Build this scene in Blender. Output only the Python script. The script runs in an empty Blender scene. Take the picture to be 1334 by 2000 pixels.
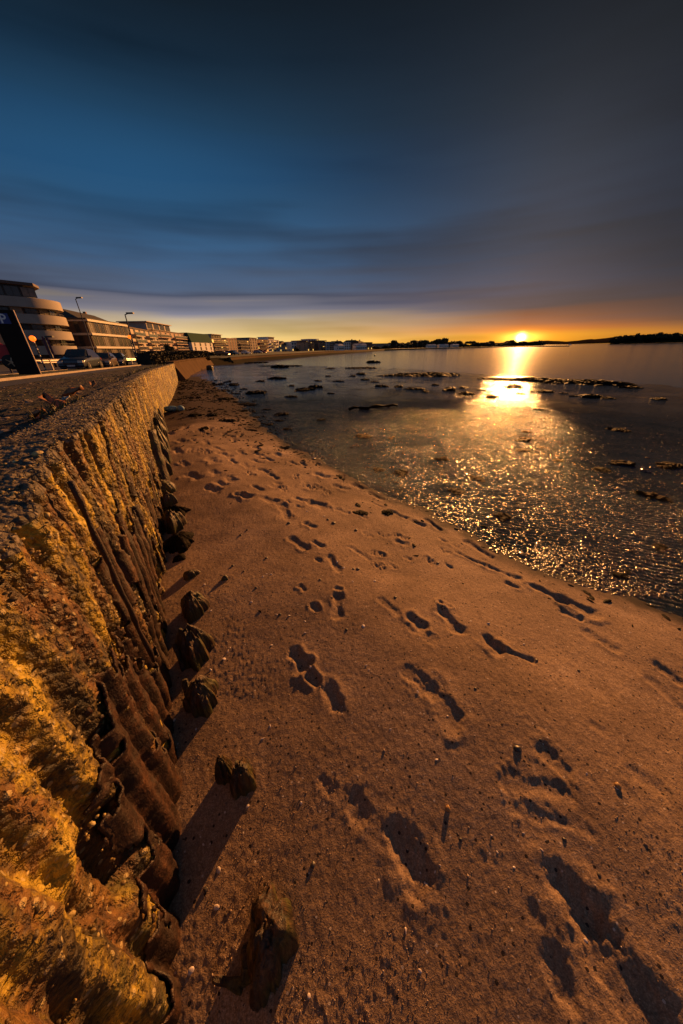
import bpy, math, random
import numpy as np
from mathutils import Vector, Matrix, Euler
random.seed(7); rng = np.random.default_rng(7)
S = bpy.context.scene
COL = S.collection
EXPO = 1.0

# ------------------------------------------------------------------ camera
CAMZ = 1.8
FPX = 600.0
PITCH = math.atan(319 / 600); ROLL = math.atan(.02)
F_ = np.array([0, math.cos(PITCH), -math.sin(PITCH)])
U0 = np.array([0, math.sin(PITCH), math.cos(PITCH)])
R0 = np.array([1., 0, 0])
R_ = math.cos(ROLL) * R0 - math.sin(ROLL) * U0
U_ = math.sin(ROLL) * R0 + math.cos(ROLL) * U0
cam = bpy.data.cameras.new('camera'); camo = bpy.data.objects.new('camera', cam); COL.objects.link(camo)
camo.matrix_world = Matrix(((R_[0], U_[0], -F_[0], 0), (R_[1], U_[1], -F_[1], 0), (R_[2], U_[2], -F_[2], CAMZ), (0, 0, 0, 1)))
cam.sensor_fit = 'VERTICAL'; cam.sensor_height = 36; cam.lens = 36 * FPX / 2000
cam.clip_start = .02; cam.clip_end = 20000
S.camera = camo

def ray(px, py):                     # photograph pixel -> direction from the camera
    return F_ * FPX + R_ * (px - 667) + U_ * (1000 - py)
def at(px, py, z=0.):                # the point at height z
    d = ray(px, py); t = (z - CAMZ) / d[2]; return d * t + np.array([0, 0, CAMZ])
def az(px, py=None):
    d = ray(px, py if py is not None else 681 - .02 * (px - 667)); return d[0] / d[1]
def atY(px, py, Y):                  # the point at forward distance Y
    d = ray(px, py); d = d / d[1] * Y; return np.array([d[0], Y, d[2] + CAMZ])

# ------------------------------------------------------------------ light
SUN_AZ = math.atan(.5206); SUN_EL = math.radians(15)
S.view_settings.view_transform = 'Standard'; S.view_settings.look = 'None'
S.view_settings.exposure = EXPO; S.view_settings.gamma = 1
sl = bpy.data.lights.new('sun', 'SUN'); sl.energy = 3.7; sl.angle = math.radians(.6); sl.color = (1, .42, .115)
so = bpy.data.objects.new('sun', sl); COL.objects.link(so)
sd = Vector((math.sin(SUN_AZ) * math.cos(SUN_EL), math.cos(SUN_AZ) * math.cos(SUN_EL), math.sin(SUN_EL)))
so.rotation_euler = sd.to_track_quat('Z', 'Y').to_euler()

def lin(c): return tuple(((v / 255) / 12.92 if v / 255 <= .04045 else ((v / 255 + .055) / 1.055) ** 2.4) for v in c)

class NT:                            # short node building
    def __init__(s, tree): s.t = tree; s.n = tree.nodes; s.l = tree.links
    def add(s, typ, **kw):
        n = s.n.new(typ)
        for k, v in kw.items(): setattr(n, k, v)
        return n
    def put(s, sock, v):
        if isinstance(v, bpy.types.NodeSocket): s.l.new(v, sock)
        elif v is not None:
            if isinstance(v, (tuple, list)) and len(v) == 3 and sock.type == 'RGBA': v = (*v, 1)
            sock.default_value = v
    def m(s, op, a, b=None, c=None, clamp=False):
        n = s.add('ShaderNodeMath', operation=op); n.use_clamp = clamp
        for i, v in enumerate((a, b, c)):
            if v is not None: s.put(n.inputs[i], v)
        return n.outputs[0]
    def ramp(s, fac, stops, interp='LINEAR'):
        n = s.add('ShaderNodeValToRGB'); r = n.color_ramp; r.interpolation = interp
        while len(r.elements) > 1: r.elements.remove(r.elements[-1])
        for i, (p, c) in enumerate(stops):
            e = r.elements[0] if i == 0 else r.elements.new(p)
            e.position = p; e.color = (*c, 1) if not isinstance(c, (int, float)) else (c, c, c, 1)
        s.put(n.inputs[0], fac); return n.outputs[0]
    def mix(s, fac, a, b, mode='MIX'):
        n = s.add('ShaderNodeMix', data_type='RGBA', blend_type=mode)
        s.put(n.inputs[0], fac); s.put(n.inputs[6], a); s.put(n.inputs[7], b); return n.outputs[2]
    def noise(s, vec, scale, detail=4, rough=.55, dist=0, dim='3D'):
        n = s.add('ShaderNodeTexNoise', noise_dimensions=dim)
        s.put(n.inputs['Vector'], vec); n.inputs['Scale'].default_value = scale; n.inputs['Detail'].default_value = detail
        n.inputs['Roughness'].default_value = rough; n.inputs['Distortion'].default_value = dist; return n.outputs[0]
    def vor(s, vec, scale, feat='F1', out='Distance', rand=1):
        n = s.add('ShaderNodeTexVoronoi', feature=feat); s.put(n.inputs['Vector'], vec); n.inputs['Scale'].default_value = scale
        n.inputs['Randomness'].default_value = rand; return n.outputs[out]
    def mapping(s, vec, scale=(1, 1, 1), rot=(0, 0, 0)):
        n = s.add('ShaderNodeMapping'); s.put(n.inputs[0], vec); n.inputs['Scale'].default_value = scale; n.inputs['Rotation'].default_value = rot
        return n.outputs[0]
    def comb(s, x, y, z):
        n = s.add('ShaderNodeCombineXYZ'); s.put(n.inputs[0], x); s.put(n.inputs[1], y); s.put(n.inputs[2], z); return n.outputs[0]
    def bump(s, h, strength=1, dist=.01, normal=None):
        n = s.add('ShaderNodeBump'); s.put(n.inputs['Height'], h); s.put(n.inputs['Strength'], strength); s.put(n.inputs['Distance'], dist)
        if normal is not None: s.put(n.inputs['Normal'], normal)
        return n.outputs[0]

W = bpy.data.worlds.new('World'); S.world = W; W.use_nodes = True
def build_world():
    t = NT(W.node_tree); t.n.clear()
    out = t.add('ShaderNodeOutputWorld'); bg = t.add('ShaderNodeBackground')
    tc = t.add('ShaderNodeTexCoord'); sep = t.add('ShaderNodeSeparateXYZ'); t.put(sep.inputs[0], tc.outputs['Generated'])
    x, y, z = sep.outputs
    azi = t.m('ARCTAN2', x, y); el = t.m('MULTIPLY', t.m('ARCSINE', z), 57.2958)
    da = t.m('SUBTRACT', azi, SUN_AZ)
    # streaky long-exposure cloud bands
    v1 = t.comb(t.m('MULTIPLY', azi, 1.1), t.m('ADD', t.m('MULTIPLY', el, .115), t.m('MULTIPLY', azi, .28)), 3.1)
    v2 = t.comb(t.m('MULTIPLY', azi, 1.5), t.m('ADD', t.m('MULTIPLY', el, .62), t.m('MULTIPLY', azi, -.5)), 7.7)
    n1 = t.noise(v1, 1.6, 3, .5); n2 = t.noise(v2, 1.0, 2, .45)
    warp = t.m('MULTIPLY', t.m('SUBTRACT', n2, .5), t.m('MINIMUM', t.m('MULTIPLY', t.m('ABSOLUTE', el), .9), 7))
    warp = t.m('ADD', warp, t.m('MULTIPLY', t.m('SUBTRACT', n1, .5), t.m('MINIMUM', t.m('MULTIPLY', t.m('ABSOLUTE', el), .8), 9)))
    e2 = t.m('DIVIDE', t.m('ADD', el, warp), 40, clamp=True)
    k = 1 / 2 ** EXPO
    def rp(stops): return t.ramp(e2, [(e / 40, tuple(v * k for v in lin(c))) for e, c in stops])
    cl = rp([(0, (250, 190, 85)), (1.8, (246, 208, 130)), (3.8, (198, 178, 152)), (5.2, (126, 124, 138)), (6.8, (74, 80, 100)), (9, (72, 84, 106)), (12, (56, 78, 106)), (15.5, (48, 80, 112)), (19, (30, 58, 88)), (24, (22, 42, 60)), (31, (13, 24, 34)), (40, (14, 24, 34))])
    cs = rp([(0, (250, 160, 10)), (1.2, (250, 165, 20)), (2.1, (205, 110, 30)), (3.3, (140, 80, 48)), (5.0, (80, 62, 66)), (8, (66, 62, 78)), (11, (44, 50, 70)), (15, (36, 48, 70)), (19, (30, 42, 60)), (25, (20, 29, 41)), (31, (11, 18, 26)), (40, (12, 18, 26))])
    cr = rp([(0, (190, 118, 30)), (1.3, (170, 105, 38)), (2.6, (96, 64, 50)), (4.6, (62, 50, 54)), (8, (36, 38, 50)), (13, (25, 30, 44)), (20, (17, 23, 34)), (26, (11, 15, 20)), (31, (6, 8, 12)), (40, (8, 10, 14))])
    fl = t.m('SMOOTH_MIN', t.m('MAXIMUM', t.m('DIVIDE', t.m('MULTIPLY', da, -1), .62), 0), 1, .1, clamp=True)
    fr = t.m('MULTIPLY', t.m('MAXIMUM', da, 0), 3.4, clamp=True)
    c = t.mix(fl, cs, cl); c = t.mix(fr, c, cr)
    # slow brightness mottling of the cloud deck, a brighter blue patch over the land side
    mot = t.m('ADD', t.m('MULTIPLY', t.m('SUBTRACT', n1, .5), 1.7), t.m('ADD', t.m('MULTIPLY', t.m('SUBTRACT', n2, .5), 1.0), 1))
    c = t.mix(1., c, t.comb(mot, mot, mot), 'MULTIPLY')
    blue = t.m('MULTIPLY', t.m('EXPONENT', t.m('MULTIPLY', t.m('POWER', t.m('DIVIDE', t.m('SUBTRACT', el, 18.5), 5.5), 2), -1)), t.m('EXPONENT', t.m('MULTIPLY', t.m('POWER', t.m('DIVIDE', t.m('ADD', azi, .45), .42), 2), -1)))
    c = t.mix(t.m('MULTIPLY', blue, .6), c, tuple(v * k for v in lin((36, 88, 130))))
    fb = t.m('MULTIPLY', t.m('SUBTRACT', t.m('ABSOLUTE', azi), 1.1), 1.6, clamp=True); c = t.mix(fb, c, t.ramp(e2, [(0, tuple(v * k for v in lin((62, 66, 78)))), (.5, tuple(v * k for v in lin((52, 64, 82)))), (1, tuple(v * k for v in lin((34, 46, 62))))]))
    back = t.m('ADD', 1, t.m('MULTIPLY', t.m('MULTIPLY', t.m('SUBTRACT', t.m('ABSOLUTE', azi), 1.35), 2, clamp=True), 1.0)); c = t.mix(1., c, t.comb(back, back, back), 'MULTIPLY')   # unseen sky behind the camera, brightened to fill the shadows
    zen = t.m('ADD', 1, t.m('MULTIPLY', t.m('MULTIPLY', t.m('SUBTRACT', el, 34), .05, clamp=True), 0.9)); c = t.mix(1., c, t.comb(zen, zen, zen), 'MULTIPLY')  # zenith above the view brightened too, as added fill
    # the sun low behind the thin cloud: bright core, flat wide glow
    eS = .95
    dx = t.m('MULTIPLY', da, 57.2958); dy = t.m('SUBTRACT', el, eS)
    def gl(sx, sy): return t.m('EXPONENT', t.m('MULTIPLY', t.m('ADD', t.m('POWER', t.m('DIVIDE', dx, sx), 2), t.m('POWER', t.m('DIVIDE', dy, sy), 2)), -1))
    def addc(c, f, col, s):
        n = t.add('ShaderNodeVectorMath', operation='SCALE'); t.put(n.inputs[0], tuple(v * s for v in col)); t.put(n.inputs['Scale'], f)
        a = t.add('ShaderNodeVectorMath', operation='ADD'); t.put(a.inputs[0], c); t.put(a.inputs[1], n.outputs[0]); return a.outputs[0]
    c = addc(c, gl(.5, .42), (1, .70, .22), 8)
    c = addc(c, gl(2.2, .6), (1, .55, .08), 1.1)
    c = addc(c, gl(6, 1.7), (1, .33, .012), .11)
    c = addc(c, gl(16, 4.5), (1, .28, .02), .008)
    # clear dusk air between and below the clouds
    sk = t.add('ShaderNodeTexSky', sky_type='NISHITA'); sk.sun_disc = False; sk.sun_elevation = SUN_EL; sk.sun_rotation = SUN_AZ
    a = t.add('ShaderNodeVectorMath', operation='SCALE'); t.put(a.inputs[0], sk.outputs[0]); a.inputs['Scale'].default_value = .0006
    b = t.add('ShaderNodeVectorMath', operation='ADD'); t.put(b.inputs[0], c); t.put(b.inputs[1], a.outputs[0])
    t.put(bg.inputs[0], b.outputs[0]); bg.inputs[1].default_value = 1.0
    t.l.new(bg.outputs[0], out.inputs[0])
build_world()

# ------------------------------------------------------------------ object helpers
def tag(o, label=None, cat=None, group=None, kind=None):
    if label: o['label'] = label
    if cat: o['category'] = cat
    if group: o['group'] = group
    if kind: o['kind'] = kind
    return o
def empty(name, loc=(0, 0, 0), rz=0, label=None, cat=None, group=None):
    o = bpy.data.objects.new(name, None); COL.objects.link(o); o.location = loc; o.rotation_euler = (0, 0, rz)
    return tag(o, label, cat, group)
def mesh_obj(name, V, Fc, mat, parent=None, smooth=True):
    me = bpy.data.meshes.new(name)
    V = np.asarray(V, dtype=np.float32); me.vertices.add(len(V)); me.vertices.foreach_set('co', V.ravel())
    if isinstance(Fc, np.ndarray):
        n = len(Fc); w = Fc.shape[1]
        me.loops.add(n * w); me.loops.foreach_set('vertex_index', Fc.astype(np.int32).ravel())
        me.polygons.add(n); me.polygons.foreach_set('loop_start', np.arange(0, n * w, w, dtype=np.int32))
    else:
        ls = np.cumsum([0] + [len(f) for f in Fc][:-1]).astype(np.int32); fl = np.fromiter((i for f in Fc for i in f), dtype=np.int32)
        me.loops.add(len(fl)); me.loops.foreach_set('vertex_index', fl)
        me.polygons.add(len(Fc)); me.polygons.foreach_set('loop_start', ls)
    me.update(calc_edges=True); me.validate()
    me.polygons.foreach_set('use_smooth', np.full(len(me.polygons), bool(smooth)))
    mats = mat if isinstance(mat, (list, tuple)) else [mat]
    for m in mats: me.materials.append(m)
    o = bpy.data.objects.new(name, me); COL.objects.link(o)
    if parent: o.parent = parent
    return o
def fattr(o, name, arr):
    a = o.data.attributes.new(name, 'FLOAT', 'POINT'); a.data.foreach_set('value', np.asarray(arr, dtype=np.float32))
class MB:                            # collects shapes, builds one mesh
    def __init__(s): s.v = []; s.f = []
    def poly(s, vs, fs):
        b = len(s.v); s.v += [tuple(v) for v in vs]; s.f += [tuple(i + b for i in f) for f in fs]; return s
    def box(s, x0, x1, y0, y1, z0, z1, rz=0, c=None):
        vs = [(x, y, z) for z in (z0, z1) for (x, y) in ((x0, y0), (x1, y0), (x1, y1), (x0, y1))]
        if rz:
            cx, cy = c if c else ((x0 + x1) / 2, (y0 + y1) / 2); ca, sa = math.cos(rz), math.sin(rz)
            vs = [(cx + (x - cx) * ca - (y - cy) * sa, cy + (x - cx) * sa + (y - cy) * ca, z) for x, y, z in vs]
        return s.poly(vs, [(3, 2, 1, 0), (4, 5, 6, 7), (0, 1, 5, 4), (1, 2, 6, 5), (2, 3, 7, 6), (3, 0, 4, 7)])
    def tube(s, pts, rad, n=8, cap=True):
        pts = [Vector(p) for p in pts]; rs = rad if isinstance(rad, (list, tuple)) else [rad] * len(pts); rings = []
        for i, p in enumerate(pts):
            d = (pts[min(i + 1, len(pts) - 1)] - pts[max(i - 1, 0)]).normalized()
            a = d.orthogonal().normalized() if i == 0 else (a - d * a.dot(d)).normalized()
            b = d.cross(a)
            rings.append([p + (a * math.cos(2 * math.pi * k / n) + b * math.sin(2 * math.pi * k / n)) * rs[i] for k in range(n)])
        vs = [v for r in rings for v in r]; fs = []
        for i in range(len(pts) - 1):
            for k in range(n): fs.append((i * n + k, i * n + (k + 1) % n, (i + 1) * n + (k + 1) % n, (i + 1) * n + k))
        if cap: fs += [tuple(range(n))[::-1], tuple((len(pts) - 1) * n + k for k in range(n))]
        return s.poly(vs, fs)
    def prism(s, outline, z0, z1):
        n = len(outline); vs = [(x, y, z0) for x, y in outline] + [(x, y, z1) for x, y in outline]
        return s.poly(vs, [tuple(range(n))[::-1], tuple(range(n, 2 * n))] + [(i, (i + 1) % n, n + (i + 1) % n, n + i) for i in range(n)])
    def build(s, name, mat, parent=None, smooth=False): return mesh_obj(name, s.v, s.f, mat, parent, smooth)
def copy_tree(o, parent=None):
    c = o.copy(); COL.objects.link(c)
    if parent: c.parent = parent
    for ch in list(o.children): copy_tree(ch, c)
    return c

# numpy noise
def _h(ix, iy, s):
    n = (ix.astype(np.int64) * 374761393 + iy.astype(np.int64) * 668265263 + s * 144665) & 0xffffffff
    n = ((n ^ (n >> 13)) * 1274126177) & 0xffffffff; n = (n ^ (n >> 16)) & 0xffffffff
    return n / 4294967295.0
def vn(x, y, s=0):
    ix = np.floor(x); iy = np.floor(y); fx = x - ix; fy = y - iy
    fx = fx * fx * fx * (fx * (fx * 6 - 15) + 10); fy = fy * fy * fy * (fy * (fy * 6 - 15) + 10)
    a = _h(ix, iy, s); b = _h(ix + 1, iy, s); c = _h(ix, iy + 1, s); d = _h(ix + 1, iy + 1, s)
    return (a + (b - a) * fx) * (1 - fy) + (c + (d - c) * fx) * fy
def fbm(x, y, s=0, o=4, g=.5):
    t = 0; a = 1; w = 0
    for i in range(o): t = t + a * vn(x * 2 ** i + 17.3 * i, y * 2 ** i - 9.1 * i, s + i); w += a; a *= g
    return t / w
def sstep(a, b, x): t = np.clip((x - a) / (b - a), 0, 1); return t * t * (3 - 2 * t)
def worley(x, y, s=0):
    ix = np.floor(x); iy = np.floor(y); best = np.full(np.shape(x), 9.)
    for dx in (-1, 0, 1):
        for dy in (-1, 0, 1):
            jx = ix + dx; jy = iy + dy
            d = (jx + _h(jx, jy, s) - x) ** 2 + (jy + _h(jx, jy, s + 5) - y) ** 2
            best = np.minimum(best, d)
    return np.sqrt(best)

# ------------------------------------------------------------------ materials
MATS = {}
def mat(name, fn):
    if name in MATS: return MATS[name]
    m = bpy.data.materials.new(name); m.use_nodes = True; t = NT(m.node_tree); p = m.node_tree.nodes['Principled BSDF']
    fn(t, p); MATS[name] = m; return m
def objc(t): return t.add('ShaderNodeTexCoord').outputs['Object']
def pos(t): return t.add('ShaderNodeNewGeometry').outputs['Position']
def attr(t, n): return t.add('ShaderNodeAttribute', attribute_name=n).outputs['Fac']
def plain(name, col, rough=.6, var=.15, scale=3., bump=0, metal=0, spec=.5, bscale=40, dist=.01):
    def fn(t, p):
        c = objc(t); n = t.noise(c, scale, 5); n2 = t.noise(c, scale * 9, 3)
        f = t.m('ADD', t.m('MULTIPLY', n, .7), t.m('MULTIPLY', n2, .3))
        t.put(p.inputs['Base Color'], t.ramp(f, [(.3, tuple(v * (1 - var) for v in col)), (.7, tuple(min(1, v * (1 + var)) for v in col))]))
        p.inputs['Roughness'].default_value = rough; p.inputs['Metallic'].default_value = metal; p.inputs['Specular IOR Level'].default_value = spec
        if bump: t.put(p.inputs['Normal'], t.bump(t.noise(c, bscale, 6, .65), bump, dist))
    return mat(name, fn)
def glow(name, col, s):
    def fn(t, p):
        p.inputs['Base Color'].default_value = (*col, 1); p.inputs['Emission Color'].default_value = (*col, 1); p.inputs['Emission Strength'].default_value = s
    return mat(name, fn)

def f_sand(t, p):
    c = pos(t); sh = attr(t, 'shingle'); wet = attr(t, 'wet')
    g = t.noise(c, 170, 3, .7); g2 = t.noise(c, 45, 4, .7); big = t.noise(c, 1.3, 5, .6); mid = t.noise(c, 9, 4)
    f = t.m('ADD', t.m('MULTIPLY', g, .45), t.m('ADD', t.m('MULTIPLY', g2, .27), t.m('MULTIPLY', big, .30)))
    col = t.ramp(f, [(.34, (.07, .048, .033)), (.45, (.21, .142, .096)), (.55, (.34, .232, .152)), (.66, (.60, .44, .31))])
    dk = t.ramp(t.m('ADD', t.m('MULTIPLY', mid, .5), t.m('MULTIPLY', t.noise(c, 75, 2), .5)), [(.56, 0.), (.66, .55)])
    col = t.mix(dk, col, (.10, .065, .05))
    # light and dark shell and weed flecks
    v = t.vor(c, 55, out='Distance'); vc = t.vor(c, 55, out='Color'); s = t.add('ShaderNodeSeparateColor'); t.put(s.inputs[0], vc)
    fl = t.m('MULTIPLY', t.m('LESS_THAN', v, .24), t.m('GREATER_THAN', s.outputs[0], .955)); col = t.mix(fl, col, (.62, .52, .44))
    fd = t.m('MULTIPLY', t.m('LESS_THAN', v, .34), t.m('GREATER_THAN', s.outputs[1], .93)); col = t.mix(fd, col, (.04, .03, .028))
    shc = t.ramp(t.noise(c, 60, 4, .75), [(.35, (.012, .009, .008)), (.55, (.05, .028, .02)), (.66, (.16, .09, .06)), (.75, (.4, .3, .25))])
    col = t.mix(sh, col, shc)
    col = t.mix(wet, col, (.055, .042, .036))
    dp = t.ramp(t.m('ADD', t.m('MULTIPLY', t.noise(c, .7, 4, .6, .6), .7), t.m('MULTIPLY', t.noise(c, 5, 3), .3)), [(.44, .0), (.60, .45)]); col = t.mix(dp, col, t.mix(1., col, (.42, .38, .36), 'MULTIPLY'))
    t.put(p.inputs['Base Color'], col)
    p.inputs['Roughness'].default_value = .85; p.inputs['Specular IOR Level'].default_value = .12
    h = t.m('ADD', t.m('MULTIPLY', g, .35), t.m('ADD', t.m('MULTIPLY', g2, .9), t.m('MULTIPLY', t.m('MULTIPLY', fl, 1), .6)))
    t.put(p.inputs['Normal'], t.bump(h, 1.0, .006))
def f_mud(t, p):
    c = pos(t); sm = attr(t, 'smoothness'); near = attr(t, 'stony')
    n = t.noise(c, .5, 5, .6); n2 = t.noise(c, 14, 4, .7); g = t.noise(c, 90, 3, .7)
    f = t.m('ADD', t.m('MULTIPLY', n, .5), t.m('MULTIPLY', n2, .5))
    col = t.ramp(f, [(.35, (.009, .017, .032)), (.5, (.015, .027, .050)), (.62, (.024, .040, .070)), (.75, (.05, .062, .085))])
    t.put(p.inputs['Base Color'], col)
    # sand ripples
    w1 = t.add('ShaderNodeTexWave', wave_type='BANDS', bands_direction='Y', wave_profile='SIN')
    t.put(w1.inputs['Vector'], t.mapping(c, (1, 1, 1), (0, 0, .38))); w1.inputs['Scale'].default_value = 4.4; w1.inputs['Distortion'].default_value = 6.5
    w1.inputs['Detail'].default_value = 2.5; w1.inputs['Detail Scale'].default_value = .7
    rip = t.m('MULTIPLY', w1.outputs['Fac'], t.ramp(t.noise(c, .8, 3), [(.44, .0), (.6, 1.)]))
    rough = t.m('SUBTRACT', 1, sm)
    h = t.m('ADD', t.m('MULTIPLY', t.m('MULTIPLY', rip, t.m('SUBTRACT', 1, t.m('MULTIPLY', near, .95))), .5), t.m('ADD', t.m('MULTIPLY', n2, .9), t.m('ADD', t.m('MULTIPLY', t.noise(c, 42, 3, .7), .5), t.m('MULTIPLY', t.m('MULTIPLY', g, near), .35))))
    # far off, the fine ripples would only be noise: keep them in the gloss there
    t.put(p.inputs['Normal'], t.bump(h, t.m('MAXIMUM', rough, .3), .034))
    rr = t.m('ADD', .075, t.m('MULTIPLY', t.m('MULTIPLY', rough, t.ramp(n2, [(.3, .35), (.7, 1.)])), .05))
    t.put(p.inputs['Roughness'], rr)
    st = t.mapping(c, (1, 2.2, 1), (0, 0, .38))
    sk = t.ramp(t.m('ADD', t.m('MULTIPLY', t.noise(st, 13, 3, .65), .62), t.m('ADD', t.m('MULTIPLY', t.noise(c, 2.2, 3, .6), .2), t.m('MULTIPLY', w1.outputs['Fac'], .18))), [(.535, .0), (.585, .55)])
    t.put(p.inputs['Specular IOR Level'], t.m('ADD', t.m('MULTIPLY', sk, t.m('POWER', t.m('SUBTRACT', 1, sm), 3)), t.m('MULTIPLY', attr(t, 'pool'), .06)))
def f_water(t, p):
    c = pos(t)
    p.inputs['Base Color'].default_value = (.03, .055, .095, 1); p.inputs['Roughness'].default_value = .12; p.inputs['Specular IOR Level'].default_value = .04; p.inputs['IOR'].default_value = 1.33
    h = t.m('ADD', t.noise(t.mapping(c, (1, 2.2, 1)), .9, 4, .55), t.m('MULTIPLY', t.noise(t.mapping(c, (1, 2.6, 1)), 6, 3), .3))
    t.put(p.inputs['Normal'], t.bump(h, .35, .03))
def f_wall(t, p):
    c = pos(t)
    # along-wall streaks: runs of rust and lichen down the face
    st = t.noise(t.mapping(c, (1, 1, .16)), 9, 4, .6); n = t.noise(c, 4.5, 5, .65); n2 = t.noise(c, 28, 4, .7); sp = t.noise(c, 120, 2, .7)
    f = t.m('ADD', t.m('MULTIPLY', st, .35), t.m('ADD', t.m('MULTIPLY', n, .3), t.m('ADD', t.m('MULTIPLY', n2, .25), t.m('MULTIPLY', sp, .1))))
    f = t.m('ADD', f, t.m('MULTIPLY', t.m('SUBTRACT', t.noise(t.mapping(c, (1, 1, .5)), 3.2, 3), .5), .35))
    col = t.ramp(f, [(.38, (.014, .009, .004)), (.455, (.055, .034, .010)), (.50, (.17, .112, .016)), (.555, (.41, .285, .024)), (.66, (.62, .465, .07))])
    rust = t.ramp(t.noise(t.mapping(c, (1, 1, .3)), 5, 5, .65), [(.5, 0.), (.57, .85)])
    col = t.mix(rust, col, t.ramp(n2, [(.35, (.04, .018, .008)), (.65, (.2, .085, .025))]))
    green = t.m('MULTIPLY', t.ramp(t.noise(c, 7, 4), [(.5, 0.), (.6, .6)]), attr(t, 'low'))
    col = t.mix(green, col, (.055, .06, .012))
    v = t.vor(c, 42, out='Distance'); vc = t.add('ShaderNodeSeparateColor'); t.put(vc.inputs[0], t.vor(c, 42, out='Color'))
    pk = t.m('MULTIPLY', t.m('LESS_THAN', v, .33), t.m('GREATER_THAN', vc.outputs[0], .72)); col = t.mix(t.m('MULTIPLY', pk, .65), col, (.5, .40, .2))
    t.put(p.inputs['Base Color'], col); p.inputs['Roughness'].default_value = .62
    h = t.m('ADD', t.m('MULTIPLY', n2, 1.), t.m('ADD', t.m('MULTIPLY', sp, .3), t.m('MULTIPLY', t.m('SUBTRACT', .5, v), .7)))
    t.put(p.inputs['Normal'], t.bump(t.m('ADD', h, t.m('MULTIPLY', n, .8)), 1., .026))
def f_cap(t, p):
    c = pos(t); n = t.noise(c, 5, 5, .6); n2 = t.noise(c, 38, 4, .7)
    f = t.m('ADD', t.m('MULTIPLY', n, .4), t.m('MULTIPLY', n2, .6))
    col = t.ramp(f, [(.36, (.018, .015, .012)), (.48, (.065, .050, .036)), (.58, (.14, .11, .08)), (.7, (.30, .25, .19))])
    v = t.vor(c, 48, out='Distance'); vc = t.add('ShaderNodeSeparateColor'); t.put(vc.inputs[0], t.vor(c, 48, out='Color'))
    pk = t.m('MULTIPLY', t.m('LESS_THAN', v, .36), t.m('GREATER_THAN', vc.outputs[0], .6)); col = t.mix(t.m('MULTIPLY', pk, .7), col, t.mix(vc.outputs[1], (.12, .085, .06), (.34, .28, .22)))
    t.put(p.inputs['Base Color'], col); p.inputs['Roughness'].default_value = .7
    h = t.m('ADD', t.m('MULTIPLY', n2, .8), t.m('MULTIPLY', t.m('SUBTRACT', .5, v), .9))
    t.put(p.inputs['Normal'], t.bump(h, 1., .02))
def f_rust(t, p):
    c = pos(t); n = t.noise(c, 6, 5, .65); n2 = t.noise(c, 40, 4, .7)
    f = t.m('ADD', t.m('MULTIPLY', n, .4), t.m('ADD', t.m('MULTIPLY', n2, .3), t.m('MULTIPLY', t.noise(t.mapping(c, (1, 1, .2)), 24, 4, .7), .3)))
    t.put(p.inputs['Base Color'], t.ramp(f, [(.36, (.008, .004, .003)), (.48, (.024, .010, .006)), (.56, (.06, .022, .009)), (.64, (.13, .05, .015)), (.72, (.26, .13, .03))]))
    t.put(p.inputs['Roughness'], t.ramp(n2, [(.3, .38), (.7, .7)]))
    t.put(p.inputs['Normal'], t.bump(t.m('ADD', f, t.m('MULTIPLY', t.noise(c, 110, 3, .7), .25)), 1., .022))
def f_earth(t, p):
    c = pos(t); n = t.noise(c, 2.2, 5, .65); n2 = t.noise(c, 30, 4, .75); gr = attr(t, 'grassy')
    f = t.m('ADD', t.m('MULTIPLY', n, .4), t.m('MULTIPLY', n2, .6))
    col = t.ramp(f, [(.35, (.012, .009, .008)), (.5, (.035, .026, .02)), (.6, (.08, .058, .045)), (.72, (.2, .15, .12))])
    col = t.mix(gr, col, t.ramp(n2, [(.35, (.012, .018, .006)), (.65, (.05, .06, .02))]))
    t.put(p.inputs['Base Color'], col); p.inputs['Roughness'].default_value = .85
    t.put(p.inputs['Normal'], t.bump(f, 1., .035))
def f_wood(t, p):
    c = objc(t); st = t.noise(t.mapping(c, (1, 1, .09)), 42, 4, .65, 1.2); n = t.noise(c, 7, 5)
    col = t.ramp(st, [(.36, (.006, .004, .003)), (.5, (.036, .019, .011)), (.64, (.12, .06, .026))])
    g = t.m('MULTIPLY', t.ramp(n, [(.45, 0.), (.6, .85)]), 1)
    col = t.mix(g, col, t.ramp(st, [(.35, (.014, .018, .005)), (.65, (.085, .085, .016))]))
    t.put(p.inputs['Base Color'], col); p.inputs['Roughness'].default_value = .55
    t.put(p.inputs['Normal'], t.bump(t.m('ADD', st, t.m('MULTIPLY', n, .5)), 1., .012))
def f_weed(t, p):
    c = objc(t); n = t.noise(c, 14, 4, .7)
    t.put(p.inputs['Base Color'], t.ramp(n, [(.35, (.004, .003, .003)), (.6, (.012, .008, .005)), (.75, (.04, .02, .010))]))
    p.inputs['Roughness'].default_value = .6; p.inputs['Specular IOR Level'].default_value = .03; t.put(p.inputs['Normal'], t.bump(n, 1, .02))
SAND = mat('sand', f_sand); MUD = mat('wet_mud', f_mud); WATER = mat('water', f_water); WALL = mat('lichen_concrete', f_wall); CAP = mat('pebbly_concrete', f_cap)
RUST = mat('rusty_steel', f_rust); EARTH = mat('earth', f_earth); WOOD = mat('rotten_wood', f_wood); WEED = mat('seaweed', f_weed)

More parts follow.
